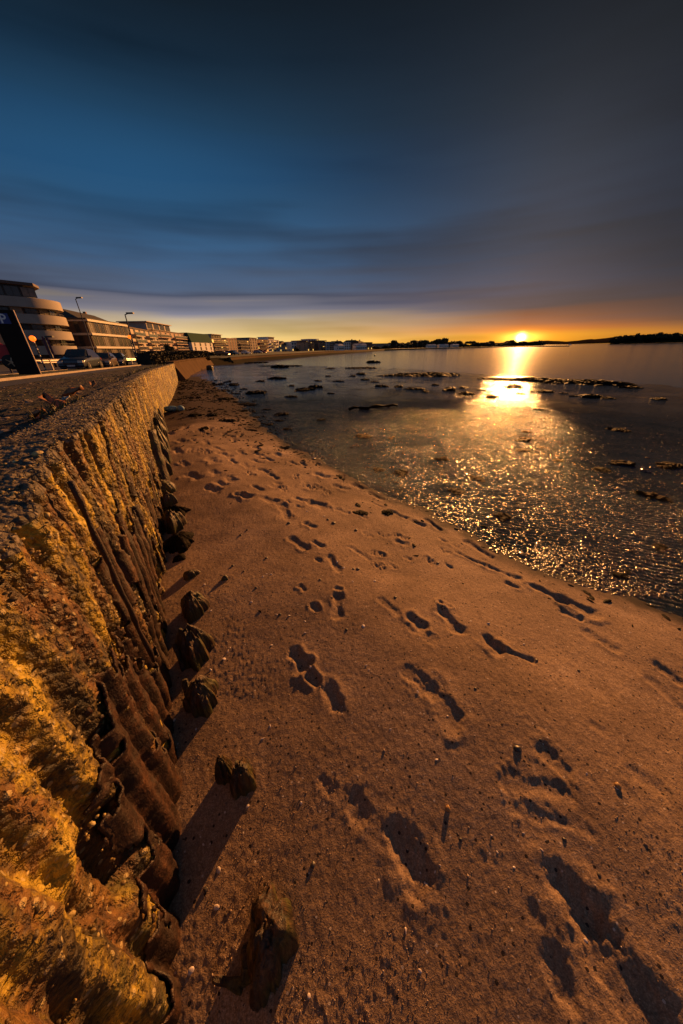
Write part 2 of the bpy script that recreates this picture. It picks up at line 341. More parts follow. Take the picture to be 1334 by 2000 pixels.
# ------------------------------------------------------------------ shore layout
WALLPTS = np.array([(-.09, -2.2), (-.29, -1.0), (-.52, -.1), (-.60, .12), (-.79, .56), (-1.07, 1.06), (-1.50, 1.87), (-2.40, 3.6), (-4.1, 7.09), (-6.2, 11.4), (-9.2, 18.5), (-13.1, 27.4)])
def smooth_poly(P, step, it=2):
    for _ in range(it):
        Q = [P[0]]
        for a, b in zip(P[:-1], P[1:]): Q += [a * .75 + b * .25, a * .25 + b * .75]
        Q.append(P[-1]); P = np.array(Q)
    L = np.r_[0, np.cumsum(np.linalg.norm(np.diff(P, axis=0), axis=1))]
    return P, L
WP, WL = smooth_poly(WALLPTS, .1)
def wall_at(s):
    x = np.interp(s, WL, WP[:, 0]); y = np.interp(s, WL, WP[:, 1])
    e = .12; tx = np.interp(s + e, WL, WP[:, 0]) - np.interp(s - e, WL, WP[:, 0]); ty = np.interp(s + e, WL, WP[:, 1]) - np.interp(s - e, WL, WP[:, 1])
    n = np.hypot(tx, ty) + 1e-9; tx, ty = tx / n, ty / n
    return x, y, ty, -tx            # seaward normal
def wall_top(y): return np.interp(y, [-2, .2, .75, .95, 1.3, 2.3, 4.2, 6.6, 11.4, 27], [1.36, 1.36, 1.36, 1.40, 1.45, 1.42, 1.40, 1.36, 1.29, 1.0])
SH = np.array([at(*q, z=z)[:2] for q, z in [((1700, 1400), -.2), ((1334, 1205), -.2), ((1150, 1130), -.2), ((1000, 1075), -.2), ((850, 1010), -.2), ((750, 960), -.2), ((640, 905), -.2), ((540, 860), -.22), ((460, 775), -.26), ((392, 737), -.4)]])
SH = np.vstack([[SH[0] + (SH[0] - SH[1]) * 4], SH, [(-14.6, 31.5), (-30, 50)]])
def seg_dist(x, y, P):               # signed distance, positive on the right/seaward side
    best = np.full(x.shape, 1e9); sg = np.ones(x.shape)
    for a, b in zip(P[:-1], P[1:]):
        ex, ey = b - a; L2 = ex * ex + ey * ey
        t = np.clip(((x - a[0]) * ex + (y - a[1]) * ey) / L2, 0, 1)
        dx = x - (a[0] + t * ex); dy = y - (a[1] + t * ey); d = np.hypot(dx, dy)
        c = ex * dy - ey * dx; m = d < best - 1e-9
        best = np.where(m, d, best); sg = np.where(m, np.sign(-c), sg)
    return best * sg
SEA = -.82
PROFD = [-12, -6, -4.3, -3.5, -2.9, -2.4, -1.9, -1.2, -.6, 0, .35, 2, 6, 12, 20, 30, 60, 300, 5000]
PROFZ = [-.50, -.42, -.29, -.175, -.085, -.015, .025, -.07, -.14, -.215, -.245, -.29, -.40, -.56, -.72, -.84, -1.3, -3, -6]  # near sand shaped to tilt away from the sun, which darkens it
_pd = np.linspace(-12, 12, 961); _pz = np.interp(_pd, PROFD, PROFZ); _k = np.hanning(45); _k /= _k.sum()
_pz = np.where(np.abs(_pd) > 10.5, _pz, np.convolve(_pz, _k, 'same'))
def base_z(x, y, d):
    z = np.where(np.abs(d) < 10, np.interp(d, _pd, _pz), np.interp(d, PROFD, PROFZ))
    return z - sstep(6, 26, y) * .35 * sstep(1.5, -3, d)
# footprints: (px heel, px toe, half width m, depth m, kind)
FP = [((655, 1372), (640, 1350), .055, .05, 0), ((618, 1332), (606, 1320), .035, .03, 0), ((592, 1296), (575, 1278), .055, .04, 0),
      ((661, 1203), (660, 1165), .05, .032, 0), ((664, 1152), (656, 1150), .03, .02, 0), ((620, 1190), (612, 1184), .03, .03, 0), ((594, 1153), (588, 1146), .03, .028, 0),
      ((598, 1070), (570, 1050), .05, .035, 0), ((628, 1066), (612, 1057), .04, .025, 0), ((612, 1028), (596, 1022), .05, .03, 0), ((662, 1114), (642, 1086), .045, .028, 0), ((624, 1094), (618, 1091), .035, .025, 0),
      ((745, 1083), (732, 1079), .05, .03, 1), ((745, 1108), (732, 1101), .05, .03, 1), ((770, 1108), (758, 1104), .045, .02, 1), ((722, 1092), (684, 1068), .04, .015, 0),
      ((560, 1010), (550, 985), .07, .03, 2), ((592, 978), (577, 972), .055, .03, 0), ((588, 990), (580, 987), .04, .025, 0), ((566, 981), (560, 978), .03, .02, 0), ((482, 969), (468, 964), .07, .03, 0),
      ((745, 975), (722, 962), .05, .03, 0), ((750, 992), (728, 983), .03, .02, 0), ((678, 1003), (660, 996), .045, .02, 0), ((714, 1012), (692, 1002), .035, .02, 0), ((792, 1012), (762, 998), .045, .03, 0),
      ((722, 1046), (714, 1042), .045, .02, 1), ((752, 1046), (740, 1041), .045, .02, 1), ((790, 1052), (776, 1045), .055, .03, 1), ((792, 1064), (774, 1058), .05, .02, 2), ((800, 1093), (793, 1089), .04, .025, 0),
      ((826, 1026), (806, 1018), .05, .03, 0), ((860, 1034), (832, 1015), .045, .03, 0), ((868, 1058), (859, 1052), .045, .02, 1), ((906, 1073), (890, 1067), .05, .025, 1), ((876, 1081), (864, 1075), .05, .025, 1), ((844, 1098), (830, 1091), .045, .028, 1), ((880, 1108), (870, 1102), .035, .028, 0),
      ((960, 1088), (912, 1058), .055, .028, 0), ((944, 1104), (892, 1080), .03, .022, 0), ((1012, 1130), (952, 1106), .045, .03, 2), ((1010, 1148), (990, 1139), .035, .025, 0), ((1154, 1198), (1100, 1172), .075, .05, 0), ((1100, 1172), (1046, 1148), .055, .04, 0),
      ((1130, 1210), (1098, 1196), .03, .018, 0), ((1200, 1268), (1150, 1238), .05, .018, 2), ((890, 1226), (862, 1192), .06, .05, 0), ((878, 1186), (860, 1178), .03, .02, 1), ((824, 1222), (800, 1205), .045, .035, 0), ((840, 1248), (812, 1228), .05, .012, 2), ((780, 1200), (742, 1172), .035, .010, 0),
      ((972, 1268), (955, 1252), .065, .055, 0), ((1040, 1290), (980, 1268), .03, .025, 0), ((816, 1328), (796, 1312), .05, .04, 0), ((882, 1396), (845, 1350), .085, .05, 0), ((845, 1350), (810, 1340), .05, .02, 2),
      ((1322, 1328), (1284, 1300), .05, .03, 2), ((1340, 1390), (1272, 1328), .04, .035, 0), ((1172, 1426), (1160, 1418), .03, .025, 0), ((704, 1586), (694, 1556), .05, .045, 0), ((808, 1705), (782, 1648), .075, .06, 0),
      ((645, 1540), (632, 1528), .03, .02, 2), ((1108, 1512), (1066, 1472), .055, .035, 2), ((1110, 1550), (995, 1522), .05, .03, 0), ((1160, 1800), (1096, 1722), .07, .06, 0), ((1098, 1920), (1082, 1890), .045, .035, 0), ((1262, 1990), (1170, 1830), .09, .05, 0), ((1290, 1545), (1240, 1510), .06, .025, 2), ((1150, 1625), (1000, 1575), .03, .015, 0)]
for q in [(456, 901), (499, 900), (524, 896), (517, 919), (488, 924), (420, 923), (414, 955), (540, 946), (553, 954), (504, 952), (475, 968), (502, 876), (499, 886), (400, 881), (402, 864), (427, 876), (456, 860), (544, 889), (592, 906), (618, 905), (627, 928), (668, 932), (664, 952), (416, 900), (372, 880), (437, 888), (470, 884), (445, 850), (395, 845), (360, 905), (380, 930), (578, 930), (610, 950), (640, 962), (700, 950), (350, 860), (410, 838), (430, 945), (470, 850), (450, 935), (620, 986), (380, 860), (345, 880), (480, 908), (575, 905), (525, 975), (535, 930), (330, 845), (362, 835)]:
    r = random.random(); dx = random.choice((1, 1, 1, -.3)) * random.uniform(3, 9)
    FP.append(((q[0] + dx, q[1] + 3), (q[0] - dx, q[1] - 3), random.uniform(.05, .11), random.uniform(.03, .055), random.choice((0, 0, 1, 2))))

def ground_px(px, py):               # photograph pixel -> point on the beach surface
    z = -.05
    for _ in range(4):
        q = at(px, py, z); d = float(seg_dist(np.array([q[0]]), np.array([q[1]]), SH)[0]); z = float(base_z(q[0], q[1], d))
    return np.array([q[0], q[1], z])
FPW = []
c0_ = lambda a: a[1] > 1.2
def relief(x, y, d):
    z = np.zeros_like(x)
    far = sstep(14, 5, np.hypot(x, y))
    z += (fbm(x * 1.1, y * 1.1, 3, 3) - .5) * .035 * sstep(.4, -.6, d)
    z += (fbm(x * 5, y * 5, 9, 3, .5) - .5) * .007 * far * sstep(.2, -.2, d)
    z += (fbm(x * 42, y * 42, 19, 2, .6) - .5) * .0028 * far
    # pockmarks and crumbs
    cr = fbm(x * 2.3, y * 2.3, 31, 3); k = sstep(.45, .7, cr) * far
    z += k * (sstep(.55, .8, fbm(x * 60, y * 60, 23, 2))) * .0024 * sstep(.3, -.1, d)
    # flats
    z += sstep(0, 3, d) * (fbm(x * .35, y * .35, 41, 3) - .5) * .06
    z += sstep(0, .5, d) * (fbm(x * 3.5, y * 3.5, 43, 3) - .5) * .006
    if not FPW: FPW.extend([(ground_px(*h)[:2], ground_px(*t)[:2], w, dep, k) for h, t, w, dep, k in FP])
    for (a, b, w, dep, kind) in FPW:
        if len(x) < 5 and min(np.hypot(x - a[0], y - a[1]).min(), np.hypot(x - b[0], y - b[1]).min()) > .7: continue
        dep = dep * (.62 if c0_(a) else .27); w = w * .86; e = b - a; L = np.linalg.norm(e)
        if L > .45 and a[1] > 3: e *= .3 / L; L = .3; b = a + e
        u = e / L; c = (a + b) / 2; R = L / 2 + w + .16
        i = np.nonzero((np.abs(x - c[0]) < R) & (np.abs(y - c[1]) < R))[0]
        if not len(i): continue
        xx = x[i]; yy = y[i]; wob = (fbm(xx * 9, yy * 9, 51, 4, .5) - .5) * w * 1.3
        ax = (xx - c[0]) * u[0] + (yy - c[1]) * u[1]; ay = -(xx - c[0]) * u[1] + (yy - c[1]) * u[0]
        wl = w * (1 - .18 * np.cos(ax / (L / 2 + w) * 4.2)) if L > 2 * w else w
        q = np.hypot(np.maximum(np.abs(ax) - L / 2, 0), ay * (w / wl)) + wob
        sh_ = .55 + .9 * fbm(xx * 6, yy * 6, 53, 2); pit = -dep * .85 * sh_ * sstep(w * 1.3, w * .3, q)
        rim = dep * .40 * np.exp(-((q - w * 1.5) / (w * .5)) ** 2) * sstep(.42, .7, fbm(xx * 7, yy * 7, 57, 2)) + dep * .35 * sstep(w * .9, w * .3, q) * (fbm(xx * 22, yy * 22, 58, 3) - .5)
        crumb = (fbm(xx * 34, yy * 34, 63, 3, .6) - .45) * .010 * np.exp(-((q - w * .95) / (w * .6)) ** 2) * far[i]
        z[i] += pit + rim + crumb
        if kind == 1:
            z[i] += dep * .9 * sstep(w, w * .5, q) * sstep(.6, .3, np.abs(worley(xx * 28, yy * 28, 5)) * 1.1)
        if kind == 2:
            z[i] += dep * .8 * (fbm(xx * 30, yy * 30, 61, 3) - .4) * sstep(w * 1.7, w * .6, q)
    return z

def build_shore():
    C = np.array([0, -1.3])
    rr = [.9]
    while rr[-1] < 900: rr.append(rr[-1] + min(.0052 + .0009 * rr[-1] ** 2, .013 * rr[-1] + (.03 * max(rr[-1] - 60, 0))))
    rr = np.array(rr)
    th = np.radians(np.r_[np.linspace(-89, -47, 40)[:-1], np.linspace(-47, 50, 880), np.linspace(50, 89, 40)[1:]])
    Rg, Tg = np.meshgrid(rr, th, indexing='ij')
    x = (C[0] + Rg * np.sin(Tg)).ravel(); y = (C[1] + Rg * np.cos(Tg)).ravel()
    d0 = seg_dist(x, y, SH)
    d = d0 + (fbm(x * 1.6, y * 1.6, 71, 4) - .5) * .42 * np.clip(.6 + np.hypot(x, y) / 12, .6, 3)
    z = base_z(x, y, d0) + relief(x, y, d)
    lowtide = sstep(20, 45, d0); z = z - lowtide * .1
    V = np.stack([x, y, z], 1)
    nr, nt = Rg.shape; idx = np.arange(nr * nt).reshape(nr, nt)
    Q = np.stack([idx[:-1, :-1], idx[:-1, 1:], idx[1:, 1:], idx[1:, :-1]], -1).reshape(-1, 4)[:, ::-1]
    fx = x[Q].mean(1); fy = y[Q].mean(1); fd = d[Q].mean(1)
    # keep the sea side of the wall line
    WX = np.interp(fy, WP[:, 1], WP[:, 0]); keep = (fx > WX - .25) | (fy > 27)
    keep &= ~((fy > 27) & (fx < -13.3 - (fy - 27.4) * .33))
    r = np.hypot(x, y)
    def sub(name, m):
        f = Q[m]; used = np.unique(f); remap = np.full(len(V), -1); remap[used] = np.arange(len(used))
        return used, remap[f]
    u, f = sub('beach', keep & (fd < 0)); o = mesh_obj('beach', V[u], f, SAND); tag(o, 'sandy beach with footprints', None, None, 'structure')
    sh = sstep(7.2, 10.5, y + (fbm(x * .9, y * .9, 81, 4) - .5) * 6); fattr(o, 'shingle', sh[u])
    fattr(o, 'wet', (sstep(-.30, -.02, d + (fbm(x * 5, y * 5, 83, 3) - .5) * .25))[u])
    u, f = sub('mudflat', keep & (fd >= 0)); o = mesh_obj('mudflat', V[u], f, MUD); tag(o, 'wet rippled mudflat', None, None, 'structure')
    smo = np.maximum(sstep(.42, .66, fbm(x * .16 + 4, y * .33, 85, 3) + sstep(5, 16, d0) * .12), sstep(9, 26, r) * .82)
    smo = np.maximum(smo, sstep(5.0, 7.5, d0) * sstep(3.6, 6.2, x - .1 * y) * .93)
    fattr(o, 'smoothness', np.minimum(smo, .5 + .47 * sstep(11, 24, r))[u]); fattr(o, 'pool', (sstep(15, 25, r) * (.35 + .65 * sstep(.42, .55, fbm(x * .10, y * .3, 87, 3))))[u]); fattr(o, 'stony', (sstep(7, .8, d0))[u])
    # sea
    m = MB(); R = [14, 30, 60, 150, 400, 1200, 4000, 14000]; A = np.radians(np.linspace(-88, 88, 60)); vs = []; fs = []
    for r_ in R:
        for a in A: vs.append((r_ * math.sin(a), r_ * math.cos(a), SEA))
    n = len(A)
    for i in range(len(R) - 1):
        for k in range(n - 1): fs.append((i * n + k, (i + 1) * n + k, (i + 1) * n + k + 1, i * n + k + 1)[::-1])
    o = mesh_obj('sea', vs, fs, WATER, None, False); tag(o, 'calm grey sea in the bay', None, None, 'structure')
build_shore()

def icos(sub=1):
    t = (1 + 5 ** .5) / 2
    v = [(-1, t, 0), (1, t, 0), (-1, -t, 0), (1, -t, 0), (0, -1, t), (0, 1, t), (0, -1, -t), (0, 1, -t), (t, 0, -1), (t, 0, 1), (-t, 0, -1), (-t, 0, 1)]
    f = [(0, 11, 5), (0, 5, 1), (0, 1, 7), (0, 7, 10), (0, 10, 11), (1, 5, 9), (5, 11, 4), (11, 10, 2), (10, 7, 6), (7, 1, 8), (3, 9, 4), (3, 4, 2), (3, 2, 6), (3, 6, 8), (3, 8, 9), (4, 9, 5), (2, 4, 11), (6, 2, 10), (8, 6, 7), (9, 8, 1)]
    v = [Vector(p).normalized() for p in v]
    for _ in range(sub):
        c = {}; nf = []
        def mid(a, b):
            k = (min(a, b), max(a, b))
            if k not in c: v.append(((v[a] + v[b]) / 2).normalized()); c[k] = len(v) - 1
            return c[k]
        for a, b, d in f:
            ab, bd, da = mid(a, b), mid(b, d), mid(d, a); nf += [(a, ab, da), (b, bd, ab), (d, da, bd), (ab, bd, da)]
        f = nf
    return np.array([tuple(p) for p in v]), np.array(f)
ICO = {k: icos(k) for k in (0, 1, 2, 3)}
def scatter(P, Sx, rot=None, sub=1, jit=.2, vari=None):   # many pebbles as one mesh
    v, f = ICO[sub]; N = len(P); a = rng.uniform(0, 6.28, N) if rot is None else rot
    vv = v[None] * (1 + rng.uniform(-jit, jit, (N, len(v), 1))) * Sx[:, None, :]
    ca, sa = np.cos(a)[:, None], np.sin(a)[:, None]
    X = vv[..., 0] * ca - vv[..., 1] * sa; Y = vv[..., 0] * sa + vv[..., 1] * ca
    vv = np.stack([X, Y, vv[..., 2]], -1) + P[:, None, :]
    ff = f[None] + (np.arange(N) * len(v))[:, None, None]
    return vv.reshape(-1, 3), ff.reshape(-1, 3)
def surf(x, y):
    x = np.asarray(x, float); y = np.asarray(y, float); d0 = seg_dist(x, y, SH)
    d = d0 + (fbm(x * 1.6, y * 1.6, 71, 4) - .5) * .42 * np.clip(.6 + np.hypot(x, y) / 12, .6, 3)
    return base_z(x, y, d0) + relief(x, y, d), d
def gp(px, py):                      # exact surface point under a photograph pixel
    q = ground_px(px, py)
    for _ in range(3):
        z, _d = surf(np.array([q[0]]), np.array([q[1]])); q2 = at(px, py, float(z[0])); q = np.array([q2[0], q2[1], float(z[0])])
    return q

# ------------------------------------------------------------------ the sea wall
def rand_pt_gravel():
    N = 42000
    py = 700 + 480 * rng.random(N) ** .8; px = rng.uniform(380, 1500, N)
    pts = []
    P = []
    D = F_[None] * FPX + R_[None] * (px - 667)[:, None] + U_[None] * (1000 - py)[:, None]
    t = (-.3 - CAMZ) / D[:, 2]; X = D[:, 0] * t; Y = D[:, 1] * t
    z, d = surf(X, Y)
    dens = np.exp(-np.maximum(d, 0) / 4.5) * .8 + .03
    dens *= .30 + sstep(.36, .66, fbm(X * 1.9, Y * 1.9, 91, 4)) * .9
    k = (d > -.12) & (rng.random(N) < dens) & (Y < 16)
    X, Y, z = X[k], Y[k], z[k]; n = len(X); r = rng.lognormal(-5.0, .5, n) * (1 + .06 * np.hypot(X, Y))
    S3 = np.stack([r * rng.uniform(.9, 1.5, n), r * rng.uniform(.7, 1.1, n), r * rng.uniform(.18, .42, n)], 1)
    v, f = scatter(np.stack([X, Y, z + r * .08], 1), S3, sub=1, jit=.16)
    def fn(t, p):
        c = pos(t); n_ = t.noise(c, 30, 2)
        t.put(p.inputs['Base Color'], t.ramp(n_, [(.35, (.02, .016, .014)), (.5, (.07, .055, .045)), (.65, (.2, .15, .11)), (.75, (.45, .38, .3))])); p.inputs['Roughness'].default_value = .2
    o = mesh_obj('gravel', v, f, mat('wet_pebbles', fn)); tag(o, 'wet pebbles and shell grit strewn on the mudflat', 'gravel', None, 'stuff')
rand_pt_gravel()

def build_wall():
    root = empty('sea_wall', (0, 0, 0), 0, 'old eroded concrete and rusty steel sea wall running beside the sand', 'sea wall')
    ss = [0.]
    Lmax = WL[-1] - .02
    while ss[-1] < Lmax:
        x, y, _, _ = wall_at(np.array([ss[-1]])); r = math.hypot(x[0], y[0] - .3)
        ss.append(ss[-1] + (.0075 + .0042 * r if ss[-1] > 1.2 else .016))
    ss = np.array(ss); wx, wy, nx, ny = wall_at(ss)
    top = wall_top(wy)
    zb = np.interp(wy, [0, 6, 26], [-.34, -.28, -.75])
    # profile: inner top -> outer edge -> down the face
    nc = 34; nf = 150
    W = .34
    inw = np.linspace(1, 0, nc)                    # 1 = inner edge
    hh = np.linspace(0, 1, nf) ** 1.0
    # offsets: corrugation of the sheet piling the concrete was cast against
    per = .15; ph = (ss + .03 * np.sin(ss * 3.1)) / per * 2 * np.pi
    w = np.sin(ph); tr = (np.tanh(w * 1.2 + .25) / .93 * .027 + .005 * np.sin(ph * 2 + 1.3)) * (.82 + .18 * sstep(.7, 1.5, wy) + .45 * sstep(1.5, 4, wy))
    jog = np.where((wy > 4.45), -.10, 0) + np.where(wy > 12, -.0, 0)
    V = np.zeros((len(ss), nc + nf - 1, 3)); low = np.zeros((len(ss), nc + nf - 1))
    edge_er = (fbm(ss * 3.2, ss * 0 + 1.7, 101, 4, .6) - .42) * .12      # bites out of the arris
    edge_er = np.maximum(edge_er, -.01)
    for j in range(nc + nf - 1):
        if j < nc - 1:
            o = -inw[j] * W; u = 1 - inw[j]
            off = o + u * (tr * 1.25 + jog - edge_er)
            zz = top + (fbm(ss * 4, ss * 0 + o * 4, 111, 4) - .5) * .035 + (fbm(ss * 22, ss * 0 + o * 22, 113, 3, .6) - .5) * .012
            zz += sstep(.45, .1, worley(ss * 26, ss * 0 + o * 26, 7)) * .005 * (_h(np.floor(ss * 13), np.floor(ss * 0 + o * 13), 4) > .35)
            zz -= sstep(.93, 1, u) ** 2 * (.012 + edge_er * .6)
            zz -= (1 - sstep(0, .12, u)) * .05
        else:
            k = hh[j - nc + 1]; zt = top - .014 - edge_er * .6; zz = zt + (zb - zt) * k
            fade = .45 + .55 * sstep(0, .12, k)
            pz = zz
            off = tr * (1.25 - .25 * sstep(0, .2, k)) + jog - edge_er * (1 - sstep(0, .16, k))
            big = (fbm(ss * 2.3, pz * 1.2, 121, 4, .55) - .5)
            off = off + big * .07 + (fbm(ss * 11, pz * 5, 123, 4, .55) - .5) * .022 + (fbm(ss * 34, pz * 30, 125, 4, .68) - .5) * .017
            off = off + sstep(.42, .12, worley(ss * 24, pz * 24, 9)) * .005 * (_h(np.floor(ss * 9), np.floor(pz * 9), 14) > .4)
            # deep broken pockets in the lower face close to the camera
            pk = sstep(.56, .70, fbm(ss * 3.4, pz * 2.6, 131, 3)) * sstep(.9, .55, pz) * sstep(3.4, 2.2, wy)
            off = off - pk * .06
            low[:, j] = sstep(.75, .2, pz)
        V[:, j, 0] = wx + nx * off; V[:, j, 1] = wy + ny * off; V[:, j, 2] = zz
    n = nc + nf - 1; idx = np.arange(len(ss) * n).reshape(len(ss), n)
    Q = np.stack([idx[:-1, :-1], idx[1:, :-1], idx[1:, 1:], idx[:-1, 1:]], -1)[:, :, ::-1]
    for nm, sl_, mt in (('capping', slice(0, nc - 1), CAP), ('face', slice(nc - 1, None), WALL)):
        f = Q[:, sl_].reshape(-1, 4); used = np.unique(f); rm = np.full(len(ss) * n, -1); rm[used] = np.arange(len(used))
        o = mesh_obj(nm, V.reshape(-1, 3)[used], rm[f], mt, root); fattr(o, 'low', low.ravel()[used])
    # rear face
    m = MB(); bx = wx - nx * W; by = wy - ny * W; vs = []; fs = []
    st = range(0, len(ss), 12)
    for i in st: vs += [(bx[i], by[i], top[i] - .06), (bx[i], by[i], top[i] - .9)]
    for k in range(len(list(st)) - 1): fs.append((2 * k, 2 * k + 2, 2 * k + 3, 2 * k + 1))
    mesh_obj('rear_face', vs, fs, CAP, root)
    # what is left of the rusted steel sheets: ragged plates standing off the concrete
    def sheet(s0, s1, z0, z1, seed, th, bias, ds=.009):
        a = np.arange(s0, s1, ds); b = np.arange(z0, z1, ds * 1.1); A, B = np.meshgrid(a, b, indexing='ij')
        x, y, px_, py_ = wall_at(A.ravel()); A1 = A.ravel(); B1 = B.ravel()
        p_ = (A1 + .03 * np.sin(A1 * 3.1)) / per * 2 * np.pi; t_ = (np.tanh(np.sin(p_) * 1.2 + .25) / .93 * .0275 + .005 * np.sin(p_ * 2 + 1.3)) * (.82 + .18 * sstep(.7, 1.5, y) + .45 * sstep(1.5, 4, y))
        nz = fbm(A1 * 4.2, B1 * 2.2, seed, 6, .62) + bias(A1, B1, y)
        off = t_ + .004 + (fbm(A1 * 2.3, B1 * 1.2, 121, 4, .55) - .5) * .07 + (fbm(A1 * 14, B1 * 7, seed + 7, 5, .6) - .5) * .026 + sstep(th + .06, th, nz) * .006
        off = off + np.where(y > 4.45, -.10, 0)
        VV = np.stack([x + px_ * off, y + py_ * off, B1], 1); ii = np.arange(A.size).reshape(A.shape)
        q = np.stack([ii[:-1, :-1], ii[:-1, 1:], ii[1:, 1:], ii[1:, :-1]], -1).reshape(-1, 4)[:, ::-1]
        keep = nz[q].mean(1) > th; q = q[keep]; used = np.unique(q); rm = np.full(A.size, -1); rm[used] = np.arange(len(used))
        o = mesh_obj('rust_sheet', VV[used], rm[q], RUST, root); md = o.modifiers.new('thickness', 'SOLIDIFY'); md.thickness = .008; md.offset = 1
        o['label'] = 'ragged rusted steel sheet left on the concrete face'
        return o
    sb = lambda y: np.interp(y, [0, 6, 26], [-.1, -.2, -.7])
    Y0 = float(np.interp(-.9, WP[:, 1], WL)); Y1 = float(np.interp(2.7, WP[:, 1], WL))
    sheet(Y0, Y1, -.3, 1.15, 141, .52, lambda a, b, y: .13 * sstep(1.0, .3, b) * sstep(3.0, 1.3, y) - .22 * sstep(.75, 1.1, b) + .05 * sstep(.25, .0, b) - .20 * sstep(.42, .12, y) * sstep(-.2, .1, b))
    Y2 = float(np.interp(9., WP[:, 1], WL))
    sheet(Y1, Y2, -.2, .55, 147, .60, lambda a, b, y: .22 * sstep(.5, -.1, b), .02)
    # one upright flange edge still fixed to the face
    for yy, zt, zb_ in ((1.05, 1.38, .35),):
        s = float(np.interp(yy, WP[:, 1], WL)); m = MB(); pts = []
        x, y, a, b = wall_at(np.array([s])); x, y, a, b = x[0], y[0], a[0], b[0]
        for k in range(14):
            z = zt + (zb_ - zt) * k / 13; o1 = .058 + .003 * math.sin(k * 1.7)
            pts.append((x + a * o1, y + b * o1, z))
        m.tube(pts, [.011 + .003 * math.sin(k * 2.3) for k in range(14)], 6).build('flange', RUST, root, True)
    # pebbles standing out of the concrete
    N = 7000; s = rng.uniform(.9, float(np.interp(6., WP[:, 1], WL)), N); s = .9 + (s - .9) * rng.random(N) ** .35
    x, y, a, b = wall_at(s); tp = wall_top(y); face = rng.random(N) < .5; z = np.where(face, tp - .03 - rng.random(N) ** 1.2 * 1.0, tp + .004)
    pf = (s + .03 * np.sin(s * 3.1)) / per * 2 * np.pi; t_ = (np.tanh(np.sin(pf) * 1.2 + .25) / .93 * .027 + .005 * np.sin(pf * 2 + 1.3)) * (.82 + .18 * sstep(.7, 1.5, y) + .45 * sstep(1.5, 4, y))
    jg = np.where(y > 4.45, -.10, 0)
    off = np.where(face, t_ + jg + (fbm(s * 2.3, z * 1.2, 121, 4, .55) - .5) * .07 + (fbm(s * 11, z * 5, 123, 4, .55) - .5) * .026, -rng.random(N) * .32)
    o2 = off; zc = np.where(face, z, tp + (fbm(s * 4, o2 * 4, 111, 4) - .5) * .035 + (fbm(s * 22, o2 * 22, 113, 3, .6) - .5) * .012)
    r = rng.lognormal(-5.75, .45, N)
    P = np.stack([x + a * off, y + b * off, zc], 1); S3 = np.stack([r * rng.uniform(.9, 1.5, N), r * rng.uniform(.8, 1.2, N), r * rng.uniform(.5, .9, N)], 1)
    v, f = scatter(P, S3, sub=1, jit=.12)
    def fn(t, p):
        c = pos(t); n_ = t.noise(c, 22, 2)
        t.put(p.inputs['Base Color'], t.ramp(n_, [(.38, (.04, .025, .008)), (.5, (.16, .10, .03)), (.60, (.36, .26, .08)), (.72, (.55, .44, .22))])); p.inputs['Roughness'].default_value = .55
        t.put(p.inputs['Normal'], t.bump(t.noise(c, 150, 3), .6, .004))
    o = mesh_obj('embedded_pebbles', v, f, mat('embedded_pebbles', fn), root); o['kind'] = 'stuff'
    return root
build_wall()

# ------------------------------------------------------------------ the land behind the wall
LP = np.vstack([[(18., -50.)], WP[:-1], smooth_poly(np.array([(-13.1, 27.4), (-14.6, 31.2), (-19, 45), (-28.5, 80), (-34, 105), (-45, 150)]), 1)[0]])
LL = np.r_[0, np.cumsum(np.linalg.norm(np.diff(LP, axis=0), axis=1))]; LL = LL - LL[1]
def land_z(y, p):                    # height by forward distance and distance behind the wall
    e = np.interp(y, [-2, 4, 12, 27, 45, 80, 120], [1.36, 1.36, 1.22, .93, .66, .45, .4])
    return e - np.interp(p, [0, .5, 2.2, 5, 12], [.03, .09, .17, .24, .22])
def land_pt(s, p):
    x = np.interp(s, LL, LP[:, 0]); y = np.interp(s, LL, LP[:, 1]); e = np.maximum(1.2, p * .5)
    tx = np.interp(s + e, LL, LP[:, 0]) - np.interp(s - e, LL, LP[:, 0]); ty = np.interp(s + e, LL, LP[:, 1]) - np.interp(s - e, LL, LP[:, 1])
    n = np.hypot(tx, ty); return x - ty / n * p, y + tx / n * p
def zone(name, p0, p1, s0, s1, ds, dp, mt, lift=0, rough=0, grass=None, label=None, kerb=0):
    s = np.arange(s0, s1, .1); acc = []; c = s0
    while c < s1:
        acc.append(c); c += ds * (1 + max(0, c - 3) * .09)
    acc.append(s1); s = np.array(acc); p = np.linspace(p0, p1, max(2, int((p1 - p0) / dp) + 1))
    Sg, Pg = np.meshgrid(s, p, indexing='ij'); x, y = land_pt(Sg.ravel(), Pg.ravel())
    z = land_z(y, Pg.ravel()) + lift
    if rough:
        z = z + (fbm(x * 3, y * 3, 201, 4, .6) - .5) * rough * 1.6 + (fbm(x * 24, y * 24, 203, 3, .6) - .5) * rough * .8
    idx = np.arange(Sg.size).reshape(Sg.shape)
    q = np.stack([idx[:-1, :-1], idx[:-1, 1:], idx[1:, 1:], idx[1:, :-1]], -1).reshape(-1, 4)
    V = np.stack([x, y, z], 1)
    o = mesh_obj(name, V, q[:, ::-1], mt); tag(o, label, None, None, 'structure')
    if 'earth' in mt.name: fattr(o, 'grassy', grass(x, y, Pg.ravel()) if grass else np.zeros(len(x)))
    # make sure the sheet faces up
    if o.data.polygons[0].normal.z < 0: o.data.flip_normals()
    return o
ASPH = plain('asphalt', (.042, .040, .042), .7, .3, 6, .6, bscale=120, dist=.006)
KERB = plain('kerb_stone', (.30, .24, .19), .7, .25, 4, .5)
